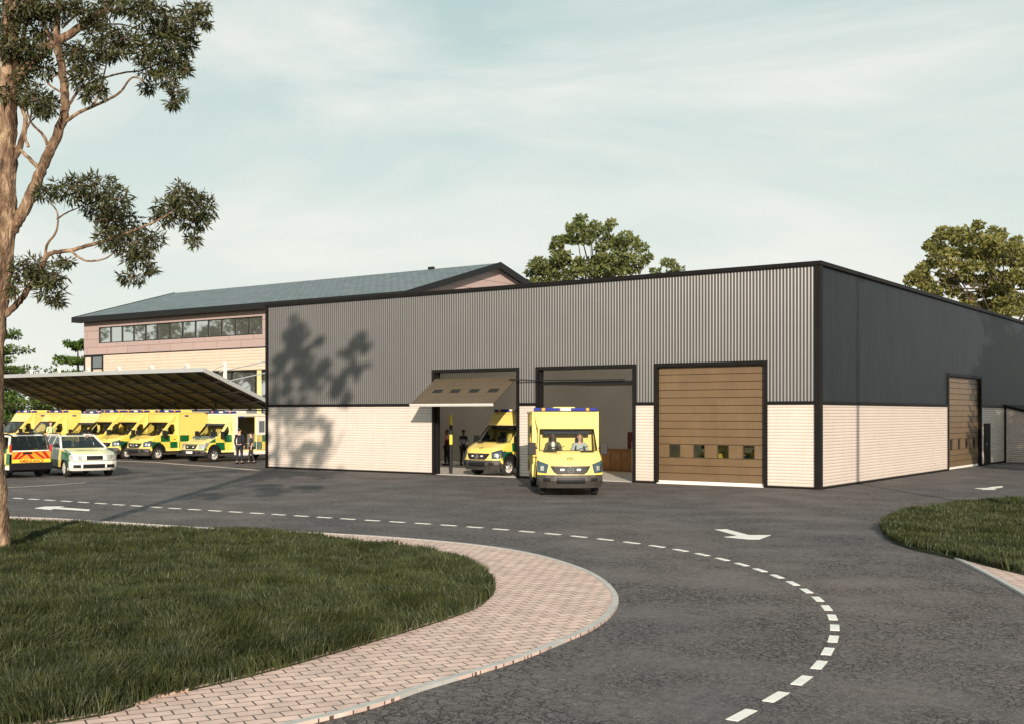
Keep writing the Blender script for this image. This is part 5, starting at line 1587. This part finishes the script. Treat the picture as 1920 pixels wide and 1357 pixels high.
    if coat:
        mb = MB(); z = hipz
        mb.add([(-.03, -.128, z + .30), (.03, -.128, z + .30), (.055, -.118, z + .50), (.03, -.085, z + .565), (-.03, -.085, z + .565), (-.055, -.118, z + .50)], [(0, 1, 2, 5), (5, 2, 3, 4)])
        mb.add([(-.03, -.10, z + .30), (.03, -.10, z + .30), (.055, -.09, z + .50), (.03, -.06, z + .565), (-.03, -.06, z + .565), (-.055, -.09, z + .50)], [(5, 2, 1, 0), (4, 3, 2, 5)])
        mb.build('shirt', coat, root)
    V3 = [(0, 0, hipz + .03)]; R3 = [(.142, .108)]; E3 = []
    for n in 'rl':
        b = len(V3); V3 += [J['hp' + n], J['kn' + n], tuple(Vector(J['kn' + n]).lerp(Vector(J['an' + n]), .93))]; R3 += [.100, .070, .058]; E3 += [(0, b), (b, b + 1), (b + 1, b + 2)]
    skinmesh('trousers', V3, E3, R3, legm, root)
    for n in 'rl':
        a_, t_ = Vector(J['an' + n]), Vector(J['to' + n]); z0 = min(a_.z, t_.z) - .0
        mb = MB(); zz = (0.0 if not sit else t_.z - .035)
        f = (t_ - a_); f.z = 0; f.normalize()
        mb.tube([Vector((a_.x, a_.y, zz + .055)) - f * .07, Vector((a_.x, a_.y, zz + .055)), Vector((t_.x, t_.y, zz + .042)), Vector((t_.x, t_.y, zz + .035)) + f * .05], [.035, .055, .042, .025], 10)
        mb.build('shoe', M['black_paint'], root, smooth=True)
    tag(root, label, 'person')
    return root


def gp_person(px, py, z=.02): q = gp(px, py, z); return q


face_cam = math.atan2(SA, CA)      # facing the viewpoint is rotation 0 turned by the view angle
q = gp(838, 872, .02); person('person standing in the shade inside the first doorway, the left one of the two', M['skin_dark'], M['maroon_cloth'], M['navy'], M['hair_dark'], (q.x, q.y, .02), face_cam - 1.1, arms='down')
q = gp(869, 872, .02); person('person standing inside the first doorway next to the ambulance bonnet, dark shirt', M['skin_dark'], M['navy'], M['darkcloth'], M['hair_dark'], (q.x, q.y, .02), face_cam + 2.6, arms='down', sleeve=2)
q = gp(449, 869); person('person in dark clothes with their back turned beside the open ambulance door', M['skin_pale'], M['navy'], M['navy'], M['hair_dark'], (q.x, q.y, .004), face_cam + 2.9, arms='down', scale=1.03)
q = gp(463, 868); person('person in dark coat facing the one beside the open ambulance door', M['skin_pale'], M['darkcloth'], M['darkcloth'], M['hair_dark'], (q.x + .1, q.y + .2, .004), face_cam - 1.2, arms='bent', scale=.90, sleeve=2)
pp = person('person in pale green shirt standing between two ambulances, left of the white car roof', M['skin_pale'], M['hivis'], M['navy'], M['hair_dark'], (0, 0, .38), face_cam + 1.0, arms='down', sleeve=2)
xx, yy = W((95 - 960) / F * 68.5, 68.5); pp.location = (xx, yy, .36)
# a folding step under that person
st = empty('step_stool', (xx, yy, 0)); tag(st, 'low grey step stool under the person in the pale green shirt', 'step')
mb = MB(); mb.box(-.35, .35, -.25, .25, .31, .355); mb.build('tread', M['silver'], st)
for sx in (-.3, .3):
    for sy_ in (-.2, .2):
        mb = MB(); mb.box(sx - .02, sx + .02, sy_ - .02, sy_ + .02, 0.004, .31); mb.build('leg', M['silver'], st)


def seat_in(veh, lx, ly, lz, *a, **k):
    s = veh.scale[0]; rz = veh.rotation_euler.z
    x = veh.location.x + s * (lx * math.cos(rz) - ly * math.sin(rz)); y = veh.location.y + s * (lx * math.sin(rz) + ly * math.cos(rz))
    return person(*a, (x, y, s * lz), rz, pose='sit', **k)


seat_in(main_amb, -.44, -1.42, .96, 'driver in an olive jacket and white shirt at the wheel of the ambulance outside', M['skin_dark'], M['olive'], M['darkcloth'], M['hair_dark'], arms='wheel', coat=M['shirt'], scale=1.06)
seat_in(main_amb, .44, -1.42, .96, 'ginger haired passenger in a light grey top in the ambulance outside', M['skin_pale'], M['greytop'], M['navy'], M['hair_red'], arms='lap', scale=1.02)
seat_in(ec, .36, -.12, .70, 'driver half visible behind the windscreen of the white estate car', M['skin_pale'], M['darkcloth'], M['darkcloth'], M['hair_red'], arms='wheel', scale=.92)


# ------------------------------------------------------------------ trees
def leaves(name, blobs, m, parent, size=.1, aspect=3.0, dens=1.0, droop=.3, shell=.5, twig=None):
    """blobs: (centre, (rx, ry, rz), count); every leaf is a small folded blade"""
    C = []; Nn = []
    for c, r, n in blobs:
        n = int(n * dens)
        d = rng.normal(size=(n, 3)); d /= np.linalg.norm(d, axis=1)[:, None]
        rad = rng.random(n) ** (1 / 3.) * (1 - shell) + shell * rng.uniform(.75, 1.08, n)
        C.append(np.array(c) + d * rad[:, None] * np.array(r)); Nn.append(d)
    C = np.concatenate(C); Nn = np.concatenate(Nn); n = len(C)
    ax = rng.normal(size=(n, 3)) + Nn * .9; ax[:, 2] -= droop * 2; ax /= np.linalg.norm(ax, axis=1)[:, None]
    up = rng.normal(size=(n, 3)) * .8 + np.array([0, 0, 1.0]); sd_ = np.cross(ax, up); sd_ /= np.linalg.norm(sd_, axis=1)[:, None]
    nn = np.cross(sd_, ax)
    l = size * rng.uniform(.6, 1.3, n)[:, None]; w = l / aspect / 2
    p0 = C; p1 = C + ax * l * .45 + sd_ * w + nn * w * .25; p2 = C + ax * l; p3 = C + ax * l * .45 - sd_ * w + nn * w * .25
    V = np.stack([p0, p1, p2, p3], 1).reshape(-1, 3); i = np.arange(n) * 4
    Fq = np.stack([i, i + 1, i + 2, i + 3], 1)
    if twig:
        k = len(V); nf = len(Fq)
        V = np.concatenate([V, np.array(twig.v)]); Fq = np.concatenate([Fq, np.array(twig.f) + k])
        o = npmesh(name, V, Fq, m, parent); o.data.materials.append(M['bark'])
        o.data.polygons.foreach_set('material_index', [0] * nf + [1] * (len(Fq) - nf)); return o
    return npmesh(name, V, Fq, m, parent)


# the big tree: limbs followed on the photograph at the tree's own distance
YT = 21.3
tb = at(-2, 1036, YT); TX, TY = tb.x, tb.y
T = empty('eucalyptus_tree', (TX, TY, 0)); tag(T, 'tall tree with mottled bark and dark clumps of leaves at the left edge', 'tree')


def tp(zx, zy, dY=0.0):
    """point of the tree from the enlarged crop (2.262 times)"""
    p = at(zx / 2.262, zy / 2.262, YT + dY); return Vector((p.x - TX, p.y - TY, p.z))


def limb(pts, r0, r1, k=6, n=10, name='limb'):
    P = [tp(*p) if len(p) == 3 else tp(p[0], p[1]) for p in pts]
    Q = []
    for i in range(len(P) - 1):
        p0 = P[max(i - 1, 0)]; p1 = P[i]; p2 = P[i + 1]; p3 = P[min(i + 2, len(P) - 1)]
        for j in range(k):
            t = j / k
            Q.append(.5 * ((2 * p1) + (p2 - p0) * t + (2 * p0 - 5 * p1 + 4 * p2 - p3) * t * t + (-p0 + 3 * p1 - 3 * p2 + p3) * t ** 3))
    Q.append(P[-1])
    m_ = len(Q); rs = [.80 * (r0 + (r1 - r0) * (i / (m_ - 1))) for i in range(m_)]
    Q = [q + Vector((random.uniform(-1, 1), random.uniform(-1, 1), random.uniform(-1, 1))) * rs[i] * .18 for i, q in enumerate(Q)]
    mb = MB(); mb.tube(Q, rs, n); o = mb.build(name, M['bark'], T, smooth=True); return Q


px2 = 1 / 98.0
gz = 2.262
trunk_pts = [(-6, 1046 * gz), (-6, 1000 * gz), (-18, 900 * gz), (-26, 780 * gz), (-25, 660 * gz), (-14, 580 * gz), (2, 500 * gz), (14, 430 * gz), (22, 340 * gz), (28, 250 * gz), (36, 140 * gz / 1), (44, 60 * gz), (58, -60), (70, -320, .2), (60, -620, -.1), (75, -980, .3), (70, -1300, .2)]
P = [tp(*p) for p in trunk_pts]; P[0].z = -.05
rs = [.25, .20, .165, .160, .165, .185, .205, .215, .19, .17, .155, .145, .14, .13, .11, .08, .04]
Q = []; RR = []
for i in range(len(P) - 1):
    p0 = P[max(i - 1, 0)]; p1 = P[i]; p2 = P[i + 1]; p3 = P[min(i + 2, len(P) - 1)]
    for j in range(5):
        t = j / 5
        Q.append(.5 * ((2 * p1) + (p2 - p0) * t + (2 * p0 - 5 * p1 + 4 * p2 - p3) * t * t + (-p0 + 3 * p1 - 3 * p2 + p3) * t ** 3)); RR.append((rs[i] + (rs[i + 1] - rs[i]) * t) * random.uniform(.95, 1.05))
mb = MB(); mb.tube(Q, RR, 28)
mb.v = [(v[0] + .022 * math.sin(v[2] * 7 + 9 * math.sin(v[0] * 11)), v[1] + .022 * math.cos(v[2] * 9 + v[0] * 23), v[2]) for v in mb.v]
mb.build('trunk', M['bark'], T, smooth=True)
limb([(20, 1010), (70, 945), (110, 870), (155, 780), (192, 680), (235, 590), (272, 490), (272, 380), (255, 250), (240, 130), (248, 0), (262, -220, .4), (240, -480, .8), (270, -700, 1.0)], .15, .05)
limb([(70, 345), (150, 250), (260, 170), (350, 110), (430, 50), (480, -10), (560, -160, -.3), (700, -330, -.6), (790, -560, -.8)], .12, .04)
limb([(275, 520), (330, 480), (400, 450), (500, 400, -.3), (560, 330, -.4), (610, 345, -.4)], .045, .015)
limb([(280, 470), (330, 390), (400, 345), (520, 310, .3), (600, 300, .4), (700, 260, .5)], .035, .012)
limb([(-4, 1350), (40, 1320), (90, 1270), (130, 1210, -.1), (180, 1130, -.2), (205, 1080, -.2), (300, 1062, -.2), (400, 1035, -.3), (500, 1005, -.3), (600, 965, -.3), (680, 930, -.3), (760, 880, -.3)], .085, .015)
limb([(188, 1110, -.2), (200, 1040, -.2), (240, 980, -.1), (242, 900), (200, 850)], .035, .012)
limb([(240, 930), (290, 900, .1), (340, 880, .2)], .022, .010)
limb([(300, 1065, -.2), (360, 1105, -.3), (440, 1100, -.4), (500, 1060, -.4)], .03, .012)
limb([(45, 690), (85, 620), (108, 510), (80, 430)], .09, .03)
limb([(165, 715), (100, 650), (40, 605), (-20, 570)], .05, .02)
limb([(202, 615), (180, 570), (132, 520), (105, 430)], .04, .015)
limb([(120, 625), (105, 570), (125, 520), (135, 470)], .035, .015)
limb([(250, 250), (180, 90), (120, 20), (60, -60)], .05, .02)
limb([(70, 340), (95, 200), (110, 80), (120, -60)], .06, .03)
limb([(390, 450), (420, 400), (445, 300), (455, 240)], .03, .012)
limb([(430, 60), (500, 40), (600, 45)], .04, .014)
limb([(420, 105), (520, 105), (600, 130)], .022, .010)
limb([(270, 400), (200, 350), (240, 320), (300, 300)], .025, .010)
limb([(262, 120), (330, 60), (400, 20)], .03, .012)
limb([(24, 1280), (60, 1250), (100, 1230)], .02, .01)
for k in range(12):      # twigs above the frame
    a = random.uniform(60, 800); b = random.uniform(-950, -150)
    limb([(70 + random.uniform(-10, 30), b + 160), ((a + 70) / 2, b + 60, random.uniform(-.5, .5)), (a, b, random.uniform(-.9, .9))], .05, .015, k=4, n=6)

clumps = [(400, 790, 120, 45), (300, 810, 90, 40), (480, 845, 75, 40), (420, 880, 75, 45), (500, 960, 95, 55), (565, 1040, 95, 50), (450, 1010, 60, 35), (590, 1105, 60, 40), (550, 1180, 55, 20), (645, 1010, 50, 30), (200, 812, 45, 28),
          (810, 850, 80, 48), (870, 890, 50, 50), (720, 875, 65, 40), (700, 922, 50, 30), (820, 950, 65, 28), (820, 1020, 26, 24), (770, 820, 45, 40), (480, 930, 60, 50), (640, 1140, 25, 15),
          (130, 1120, 70, 30), (190, 1165, 60, 38), (100, 1170, 55, 35), (205, 1230, 60, 38), (240, 1280, 32, 14), (275, 1110, 36, 14), (50, 1220, 25, 28), (215, 1180, 60, 20),
          (150, 420, 72, 45), (200, 440, 50, 35), (110, 400, 45, 32), (180, 480, 30, 15),
          (350, 260, 75, 50), (350, 330, 80, 38), (370, 412, 20, 16), (425, 380, 26, 18), (310, 220, 50, 40),
          (480, 190, 75, 50), (420, 140, 60, 40), (520, 165, 50, 32), (440, 230, 60, 22),
          (650, 160, 85, 48), (720, 200, 75, 48), (740, 265, 65, 45), (640, 280, 65, 38), (700, 330, 55, 30), (625, 370, 28, 24), (760, 400, 36, 25), (740, 440, 28, 14), (600, 220, 50, 40), (790, 300, 24, 18),
          (640, 40, 100, 38), (740, 80, 80, 40), (810, 60, 45, 32), (860, 30, 30, 20), (780, 130, 55, 42), (800, 200, 35, 32), (870, 100, 18, 10), (700, 120, 60, 30),
          (560, 15, 80, 35), (450, 25, 70, 30), (350, 40, 60, 30), (300, 20, 45, 30), (170, 110, 50, 35), (170, 50, 45, 28), (90, 60, 45, 40), (200, 160, 45, 30), (120, 200, 55, 30), (190, 290, 50, 28), (100, 20, 60, 30), (30, 80, 50, 40), (110, 260, 40, 24), (10, 200, 25, 40), (150, 200, 60, 35), (60, 160, 40, 30), (230, 60, 50, 30), (130, 30, 60, 30), (40, 20, 40, 30), (200, 20, 60, 25), (400, 80, 50, 25), (90, 320, 40, 22), (20, 400, 25, 30)]
blobs = []; limbs_to = []; twigs = MB()
for x, y, rx, rz in clumps:
    for _ in range(2):
        c = tp(x + random.uniform(-.25, .25) * rx, y + random.uniform(-.25, .25) * rz, random.uniform(-.5, .5))
        s = .0100 / 2.262
        blobs.append((tuple(c), (rx * s * .98, rx * s * .9, rz * s * 1.1), 40 + rx * rz * .040))
        tw = MB()
        for _q in range(3):
            d_ = Vector((random.gauss(0, 1), random.gauss(0, 1), random.gauss(0, .6))).normalized() * rx * s * .9
            tw.tube([c - d_ * .3, c + d_ * .3 + Vector((0, 0, .04)), c + d_], [.010, .007, .003], 4)
        twigs.v += [tuple(v) for v in tw.v]; o_ = len(twigs.v) - len(tw.v); twigs.f += [[i + o_ for i in f] for f in tw.f]; twigs.m += tw.m


def wall_shadow(px, py, r):
    """where in the tree a clump must sit to shade this spot of the front wall"""
    x = fx(px); X = CA * (x - CAMX) + SA * (0 - CAMY); Y = -SA * (x - CAMX) + CA * (0 - CAMY)
    z = EYE - (py - HZ) / F * Y
    d = Y - YT; k = math.hypot(_sx, _sy)
    Xt = X - _sx * d; zt = z + d * k * math.tan(SUN_EL)
    wx, wy = W(Xt, YT); m_ = F / Y
    return Vector((wx - TX, wy - TY, zt)), r / m_


for px_, py_, rr in [(568, 615, 26), (552, 632, 22), (590, 640, 18), (540, 668, 28), (570, 665, 24), (515, 690, 22), (555, 705, 26), (600, 705, 24), (585, 730, 20), (640, 712, 18), (665, 640, 20), (655, 655, 15), (682, 655, 12), (660, 685, 18), (676, 700, 13), (625, 735, 20), (650, 745, 14),
                     (530, 740, 22), (505, 755, 20), (560, 755, 22), (520, 785, 14), (545, 795, 18), (580, 790, 18), (605, 800, 14), (612, 825, 13), (578, 835, 16), (600, 845, 15), (555, 850, 13), (595, 865, 12), (505, 815, 10), (505, 860, 12)]:
    c, r = wall_shadow(px_, py_, rr)
    for _ in range(6):
        j = Vector((random.gauss(0, .55) * r, random.uniform(-.9, .9) * r, random.gauss(0, .5) * r)); q_ = random.uniform(.28, .62) * r
        blobs.append((tuple(c + j), (q_ * 1.1, q_, q_ * .7), 60 + 3600 * q_ * q_))
    mb = MB()
    zc = min(c.z - .3, 14); ax_ = Vector((TX * 0 + .15, 0, max(8.2, zc - 2.5)))
for px_, py_, r in ((470, 884, .6), (520, 880, .5), (420, 882, .7), (375, 886, .6), (330, 880, .6), (440, 876, .5), (560, 878, .45), (300, 890, .6), (260, 884, .6), (340, 896, .5), (285, 903, .5), (240, 896, .5), (400, 892, .5)):
    g_ = gp(px_, py_); Xg = CA * (g_.x - CAMX) + SA * (g_.y - CAMY); Yg = -SA * (g_.x - CAMX) + CA * (g_.y - CAMY); d_ = Yg - YT
    wx_, wy_ = W(Xg - _sx * d_, YT); c_ = Vector((wx_ - TX, wy_ - TY, d_ * math.hypot(_sx, _sy) * math.tan(SUN_EL)))
    if c_.z < 10.4 and Xg - _sx * d_ > -10.2: continue
    blobs.append((tuple(c_), (r, r * .9, r * .6), 160 + 900 * r * r)); limbs_to.append(c_)
for c_ in limbs_to[::2]:
    mb = MB(); s_ = tp(20, -40); m_ = s_.lerp(c_, .5) + Vector((0, 0, .5)); mb.tube([s_, m_, c_], [.06, .04, .015], 6); mb.build('limb', M['bark'], T, smooth=True)
for _ in range(16):
    x = random.uniform(-60, 640); y = random.uniform(-950, -60)
    c = tp(x, y, random.uniform(-2.2, 2.2)); r = random.uniform(.3, .6)
    blobs.append((tuple(c), (r, r, r * .6), 110))
leaves('crown', blobs, M['leaf'], T, size=.150, aspect=4.4, droop=.32, shell=.15, twig=twigs)


def tree(name, X, Y, h, rad, base, m, label, leaf=.28, nb=46, per=150, group=None, bark='bark_far', flat=.55, seed=1, squash=1.0, trunkr=.35, world=None):
    rd = random.Random(seed)
    x, y = world if world else W(X, Y)
    t = empty(name, (x, y, 0)); tag(t, label, 'tree', group)
    mb = MB(); th = h * .62
    P = [Vector((0, 0, -.1))] + [Vector((rd.uniform(-.3, .3), rd.uniform(-.3, .3), th * k / 4)) for k in (1, 2, 3, 4)]
    mb.tube(P, [trunkr, trunkr * .85, trunkr * .7, trunkr * .5, trunkr * .25], 10)
    bl = []; tips = []
    ctr = (base + h) / 2; hz_ = (h - base) / 2
    for k in range(nb):
        a = rd.uniform(0, 2 * PI); u = rd.uniform(-1, 1); rr = rd.uniform(.35, 1) ** .6
        c = Vector((math.cos(a) * math.sqrt(1 - u * u) * rad * rr, math.sin(a) * math.sqrt(1 - u * u) * rad * rr, ctr + u * hz_ * rr * .93))
        s = rad * rd.uniform(.13, .26)
        bl.append((tuple(c), (s, s, s * flat), per * rd.uniform(.7, 1.3) * (s / (rad * .2)) ** 2)); tips.append(c)
    for c in tips[::2]:
        s = P[rd.choice((2, 3, 4))]; mid = s.lerp(c, .5) + Vector((0, 0, -.08 * rad))
        mb.tube([s, mid, c], [trunkr * .35, trunkr * .2, .03], 6)
    mb.build('trunk', M[bark], t, smooth=True)
    leaves('crown', bl, M[m], t, size=leaf, aspect=1.7, droop=.1, shell=.45)
    return t


def traced_tree(name, px0, py0, sc, Y, clumps, m, label, leaf, dens, depth, base_px, seed=1):
    """crown whose boughs sit where the photograph shows them, spread through a real depth"""
    rd = random.Random(seed); b0 = at(base_px, HZ, Y); t = empty(name, (b0.x, b0.y, 0)); tag(t, label, 'tree')
    bl = []; mb = MB(); k = Y / F / sc
    top = at(base_px + 6, py0 + min(q[1] for q in clumps) / sc + 45, Y); lead = Vector((top.x - b0.x, top.y - b0.y, top.z))
    P_ = [Vector((0, 0, -.1)), Vector((.15, .1, lead.z * .3)), Vector((-.1, .1, lead.z * .55)), lead * .8, lead]
    mb.tube(P_, [.38, .3, .24, .14, .05], 10)
    for x, y, rx, ry in clumps:
        for r_ in range(2):
            d = rd.uniform(-1, 1) * depth
            c_ = at(px0 + (x + rd.uniform(-.3, .3) * rx) / sc, py0 + (y + rd.uniform(-.2, .2) * ry) / sc, Y + d); c_ = Vector((c_.x - b0.x, c_.y - b0.y, c_.z))
            bl.append((tuple(c_), (rx * k * .85, rx * k * .9, ry * k * .8), dens * rx * ry / 100 + 6))
            s_ = P_[rd.choice((2, 3))] if c_.z > P_[2].z else P_[1]
            if r_ == 0 and rd.random() < .45: mb.tube([s_, s_.lerp(c_, .5) + Vector((0, 0, -.4)), c_], [.10, .06, .02], 6)
    mb.build('trunk', M['bark_far'], t, smooth=True)
    leaves('crown', bl, M[m], t, size=leaf, aspect=1.6, droop=.0, shell=.4)


CT = [(760, 150, 55, 35), (740, 200, 60, 40), (700, 240, 80, 40), (650, 250, 50, 30), (1030, 200, 50, 40), (1000, 250, 50, 30), (890, 210, 50, 35), (820, 270, 90, 45), (960, 270, 45, 25), (560, 370, 80, 50), (520, 430, 70, 40), (620, 340, 60, 50), (680, 360, 60, 40), (800, 350, 80, 50), (860, 320, 60, 40), (590, 500, 90, 50), (540, 530, 70, 40), (1000, 350, 60, 40), (1000, 400, 90, 40), (1100, 380, 70, 50), (1180, 320, 70, 40), (1240, 370, 80, 40), (1340, 430, 60, 30), (1250, 420, 80, 30), (1150, 440, 60, 30), (950, 440, 60, 30), (1400, 510, 45, 25), (1350, 560, 60, 35), (1240, 530, 60, 30), (1080, 520, 110, 45), (950, 520, 70, 40), (900, 570, 100, 50), (1020, 580, 100, 45), (1150, 590, 100, 45), (1280, 620, 80, 40), (1450, 650, 60, 25), (300, 590, 50, 35), (350, 550, 40, 30), (390, 640, 100, 50), (300, 660, 70, 50), (470, 620, 80, 50), (560, 580, 80, 50), (680, 580, 80, 50), (760, 560, 60, 50), (650, 660, 110, 50), (820, 660, 120, 50), (1000, 670, 120, 40), (1150, 650, 110, 40), (480, 690, 110, 50), (400, 570, 30, 20), (1300, 480, 25, 15), (1210, 510, 30, 20), (600, 760, 160, 50), (900, 780, 160, 50), (1200, 760, 160, 50), (350, 760, 120, 50), (1450, 740, 100, 40)]
traced_tree('broadleaf_tree', 940, 380, 5.053, 96, CT, 'leaf_mid', 'open crowned tree rising behind the garage roof, right of the pink gable', .34, 2.6, 2.6, 1112, 3)
traced_tree('broadleaf_tree', 940, 380, 5.053, 104, [(1580, 565, 65, 32), (1550, 585, 45, 25), (1620, 605, 60, 28), (1690, 632, 50, 22), (1640, 680, 100, 40), (1600, 740, 120, 40)], 'leaf_mid', 'small clump of tree crown just above the roof edge right of the larger tree', .32, 2.4, 1.2, 1262, 5)
RT = [(1180, 150, 60, 45), (790, 210, 80, 40), (900, 240, 90, 60), (1090, 210, 50, 40), (1380, 220, 70, 50), (1480, 240, 60, 50), (1630, 320, 60, 50), (620, 350, 45, 35), (640, 410, 70, 40), (740, 380, 90, 50), (760, 280, 70, 40), (950, 330, 120, 60), (1150, 300, 110, 70), (1300, 340, 120, 70), (1450, 380, 110, 70), (1620, 420, 110, 70), (700, 480, 80, 50), (850, 450, 110, 60), (1050, 450, 120, 70), (1250, 470, 130, 70), (1450, 520, 130, 80), (1650, 560, 120, 80), (630, 580, 70, 50), (560, 640, 80, 40), (720, 590, 80, 50), (900, 580, 120, 60), (1100, 600, 120, 60), (1300, 620, 120, 60), (450, 730, 90, 40), (420, 790, 70, 50), (560, 740, 80, 50), (620, 830, 110, 60), (780, 700, 80, 50), (850, 800, 110, 60), (1000, 720, 120, 60), (1180, 780, 120, 60), (1400, 740, 150, 70), (1620, 720, 120, 80), (700, 900, 100, 50), (900, 920, 90, 50), (1080, 980, 100, 50), (1280, 920, 100, 50), (1500, 900, 100, 60), (1650, 1000, 100, 70), (1600, 1130, 120, 50), (1400, 860, 120, 60), (1100, 1070, 110, 50), (1280, 1080, 120, 60), (1450, 1040, 120, 60), (1500, 1140, 120, 60), (1820, 420, 140, 90), (1850, 600, 140, 90), (1830, 800, 140, 90), (2050, 560, 130, 90), (2050, 760, 130, 90), (2250, 700, 110, 90), (1850, 1000, 140, 80), (2050, 1000, 140, 80)]
traced_tree('broadleaf_tree', 1640, 400, 6.168, 88, RT, 'leaf_gold', 'large golden green tree behind the side wall at the right edge', .34, 2.0, 4.5, 1890, 8)
tree('broadleaf_tree', 47.5, 96, 15.0, 6.0, 4.5, 'leaf_gold', 'lower golden tree beyond the right edge behind the garage', nb=50, per=120, leaf=.36, seed=9)


def layered(X, Y, h, rad, label, seed, leafm='leaf_pine', base=2.0, n=6):
    rd = random.Random(seed); x, y = W(X, Y); t = empty('cedar_tree', (x, y, 0)); tag(t, label, 'tree', 'layered evergreens beyond the canopy')
    mb = MB(); mb.tube([(0, 0, -.1), (0.1, 0, h * .5), (0, 0, h - .5)], [.28, .18, .05], 8); bl = []
    for k in range(n):
        z = base + (h - base - .4) * k / (n - 1); rk = rad * (1 - .72 * (k / (n - 1)) ** 1.1)
        for j in range(7):
            a = 2 * PI * (j + rd.random() * .7) / 7; rr = rk * rd.uniform(.7, 1.1)
            tip = Vector((math.cos(a) * rr, math.sin(a) * rr, z + rd.uniform(-.1, .35)))
            mb.tube([(0, 0, z - .2), tip * .5 + Vector((0, 0, (z - .2) * .5)), tip], [.07, .05, .02], 5)
            for f in (.35, .65, .95):
                s = .30 * rk * rd.uniform(.6, .95)
                bl.append(((tip.x * f, tip.y * f, z + (tip.z - z) * f + .1), (s, s, .16 + s * .16), 46))
    mb.build('trunk', M['bark_far'], t, smooth=True)
    leaves('crown', bl, M[leafm], t, size=.30, aspect=1.8, droop=-.05, shell=.3)


layered(-44.3, 100, 9.6, 5.4, 'layered evergreen just right of the big tree trunk beyond the canopy', 1)
layered(-39.0, 104, 8.9, 4.6, 'layered evergreen touching the left end of the pink building', 2)
layered(-50, 112, 8.0, 5.0, 'dark layered evergreen farther left behind the big trunk', 3)
for k, X in enumerate((-62, -56.5, -51, -46.5, -41.5)):
    tree('background_tree', X, 118 + 3 * (k % 2), 6.2 + (k % 3) * .6, 3.6, .8, 'leaf_shade', 'low dark bushy tree seen under the canopy far behind the ambulances', leaf=.5, nb=26, per=60, seed=20 + k, group='low trees behind the parking', trunkr=.2)
# trees outside the frame whose shade falls on the side wall, and those mirrored in the upper windows
for k, (X, Y, h, r) in enumerate(((29.0, 38, 16.5, 5.8), (38, 34, 17, 6.5), (34, 44, 17, 5.5))):
    tree('roadside_tree', X, Y, h, r, 2.2, 'leaf_shade', 'leafy tree beyond the right edge shading the side wall', leaf=.45, nb=120, per=150, seed=40 + k, group='trees right of the forecourt')
for k, (wx_, wy_) in enumerate(((-88, -14), (-100, -10), (-79, -22), (-112, -4), (-95, -30), (-72, -12))):
    tree('roadside_tree', 0, 0, 15 + k % 3, 4.5, 4.5, 'leaf_mid', 'tall tree across the road left of the frame, mirrored in the upper windows', leaf=.5, nb=46, per=60, seed=60 + k, group='trees across the road', world=(wx_, wy_))
